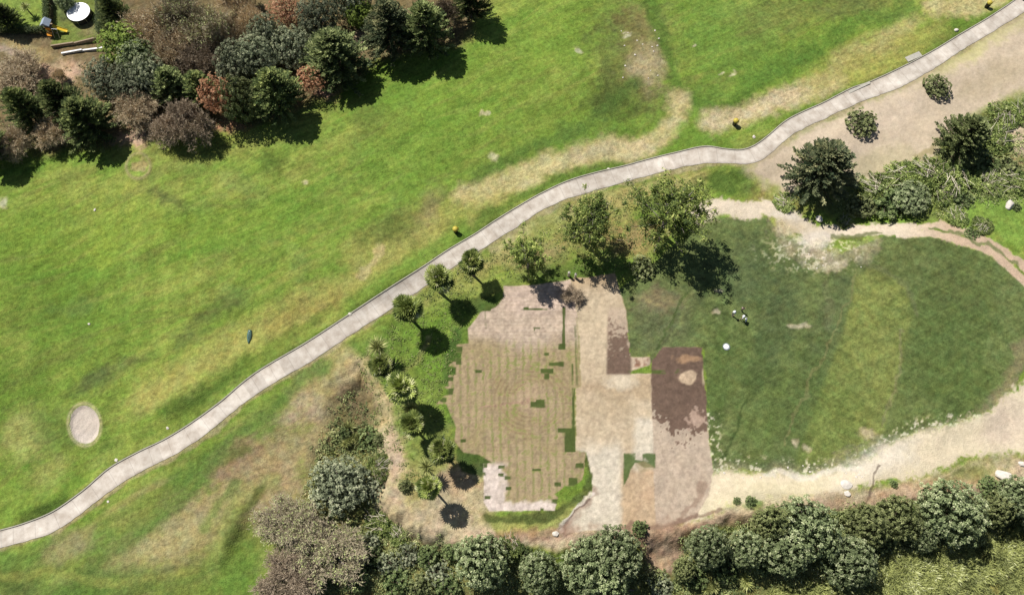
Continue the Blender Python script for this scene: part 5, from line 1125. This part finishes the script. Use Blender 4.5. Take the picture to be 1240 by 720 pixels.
def person(px, py, rz, shirt, trousers, label, stride, arms, hat=None):
    t = thing('person', px, py, label, 'person', 'people standing on the turf field', rz)
    s = stride; J = [((0, 0, .95), .13, .10), ((0, 0, 1.18), .125, .09), ((0, 0, 1.40), .15, .09), ((0, 0, 1.50), .055), ((0, .02, 1.62), .095, .105), ((0, .02, 1.72), .085, .10)]
    E_ = [(0, 1), (1, 2), (2, 3), (3, 4), (4, 5)]; arm = []; leg = []
    for sg, fwd, (ea, wa) in ((-1, s, arms[0]), (1, -s, arms[1])):
        i = len(J); kn = (sg * .10, fwd * .5 + .03, .50); ft = (sg * .11, fwd, .08); L_ = [((sg * .09, 0, .88), .085), (kn, .06), (ft, .042), ((sg * .12, fwd + .14, .035), .035)]; J += L_; E_ += [(0, i), (i, i + 1), (i + 1, i + 2), (i + 2, i + 3)]; leg.append(L_)
        i = len(J); sh = (sg * .20, 0, 1.42); el = (sg * .27, ea, 1.16); wr = (sg * (.24 if wa > .2 else .28), wa, .92 + wa * .6); A_ = [(sh, .055), (el, .042), (wr, .028)]
        J += A_ + [((wr[0], wr[1] + .05, wr[2] - .05), .03, .015)]; E_ += [(2, i), (i, i + 1), (i + 1, i + 2), (i + 2, i + 3)]; arm.append(A_)
        h = i + 3; base = Vector(J[h][0])
        for f in range(5):   # fingers: four along the palm, the thumb from its side
            dx = (f - 1.5) * .018 if f < 4 else -.035 * sg; ln = (.06, .07, .065, .05, .045)[f]; k = len(J)
            J += [(tuple(base + Vector((dx, .02 if f < 4 else 0, -.02))), .008), (tuple(base + Vector((dx * 1.15, .03, -.02 - ln))), .006)]; E_ += [(h, k), (k, k + 1)]
    body = skinned('body', J, E_, skin, t)
    T_ = [((0, 0, .93), .145, .115), ((0, 0, 1.18), .14, .105), ((0, 0, 1.40), .165, .105), ((0, 0, 1.475), .075)]; TE = [(0, 1), (1, 2), (2, 3)]
    for A_ in arm: i = len(T_); T_ += [(A_[0][0], .07), (tuple(Vector(A_[0][0]).lerp(Vector(A_[1][0]), .85)), .058)]; TE += [(2, i), (i, i + 1)]
    skinned('shirt', T_, TE, shirt, t)
    T_ = [((0, 0, .98), .14, .115), ((0, 0, .90), .13, .12)]; TE = [(0, 1)]
    for L_ in leg: i = len(T_); T_ += [(L_[0][0], .10), (L_[1][0], .075), (tuple(Vector(L_[1][0]).lerp(Vector(L_[2][0]), .9)), .06)]; TE += [(1, i), (i, i + 1), (i + 1, i + 2)]
    skinned('trousers', T_, TE, trousers, t)
    bm = bmesh.new(); bmesh.ops.create_uvsphere(bm, u_segments=18, v_segments=10, radius=.115, matrix=Matrix.Translation((0, -.01, 1.71))); bmesh.ops.delete(bm, geom=[v for v in bm.verts if v.co.z < 1.69 and v.co.y > -.03], context='VERTS'); bm_obj('hair', bm, hair, t, True)
    bm = bmesh.new(); b_cyl(bm, (0, .11, 1.665), (0, .145, 1.65), .012, .018, 8); bm_obj('nose', bm, skin, t)
    bm = bmesh.new()
    for sg in (-1, 1): bmesh.ops.create_uvsphere(bm, u_segments=8, v_segments=6, radius=.012, matrix=Matrix.Translation((sg * .035, .115, 1.685)))
    bm_obj('eyes', bm, dark, t, True)
    for sg in (-1, 1): bm = bmesh.new(); bmesh.ops.create_uvsphere(bm, u_segments=8, v_segments=6, radius=.02, matrix=Matrix.Translation((sg * .105, .01, 1.66))); bm_obj('ear', bm, skin, t, True)
    if hat:
        bm = bmesh.new(); b_lathe(bm, [(.24, 1.745), (.25, 1.755), (.13, 1.775), (.122, 1.85), (.09, 1.885), (.02, 1.89)], 24); bm_obj('hat', bm, hat, t, True)
    return t
cw = mat_plain('white_cotton', (.78, .78, .80), .8, .05, 6); cp = mat_plain('pinkish_cotton', (.50, .36, .38), .8, .06, 6); cg = mat_plain('grey_cotton', (.22, .23, .27), .8, .06, 6); cd = mat_plain('dark_denim', (.03, .035, .05), .8, .1, 8)
person(886.5, 381.5, 2.4, cw, cg, 'person in white shirt and wide white hat, left of the three on the field', .12, ((.10, .30), (.05, .10)), cw)
person(897.5, 376.5, -.6, cp, cd, 'person in a pinkish top, upper right of the three on the field', .08, ((.05, .12), (.12, .32)))
person(897.5, 387, 1.2, cw, cd, 'person in white shirt beside the pale golf bag on the field', .18, ((.12, .34), (.08, .30)), cw)
t = thing('golf_bag', 902.5, 388.5, 'pale golf bag standing at the right side of the lower person', 'bag', rz=.5)
bm = bmesh.new(); b_cyl(bm, (0, -.1, .05), (0, .12, .9), .14, .16, 16); bm_obj('bag', bm, cw, t, True)
bm = bmesh.new()
for k in range(6): a = k * 1.05; b_cyl(bm, (.07 * math.cos(a), .12 + .07 * math.sin(a), .85), (.09 * math.cos(a), .18 + .09 * math.sin(a), 1.15), .01, None, 6); b_box(bm, (.09 * math.cos(a), .19 + .09 * math.sin(a), 1.17), (.09, .05, .05))
bm_obj('clubs', bm, steel, t)
bm = bmesh.new(); b_cyl(bm, (-.05, .1, .7), (-.28, .42, 0), .014, None, 6); b_cyl(bm, (.05, .1, .7), (.28, .42, 0), .014, None, 6); bm_obj('stand_legs', bm, dark, t)
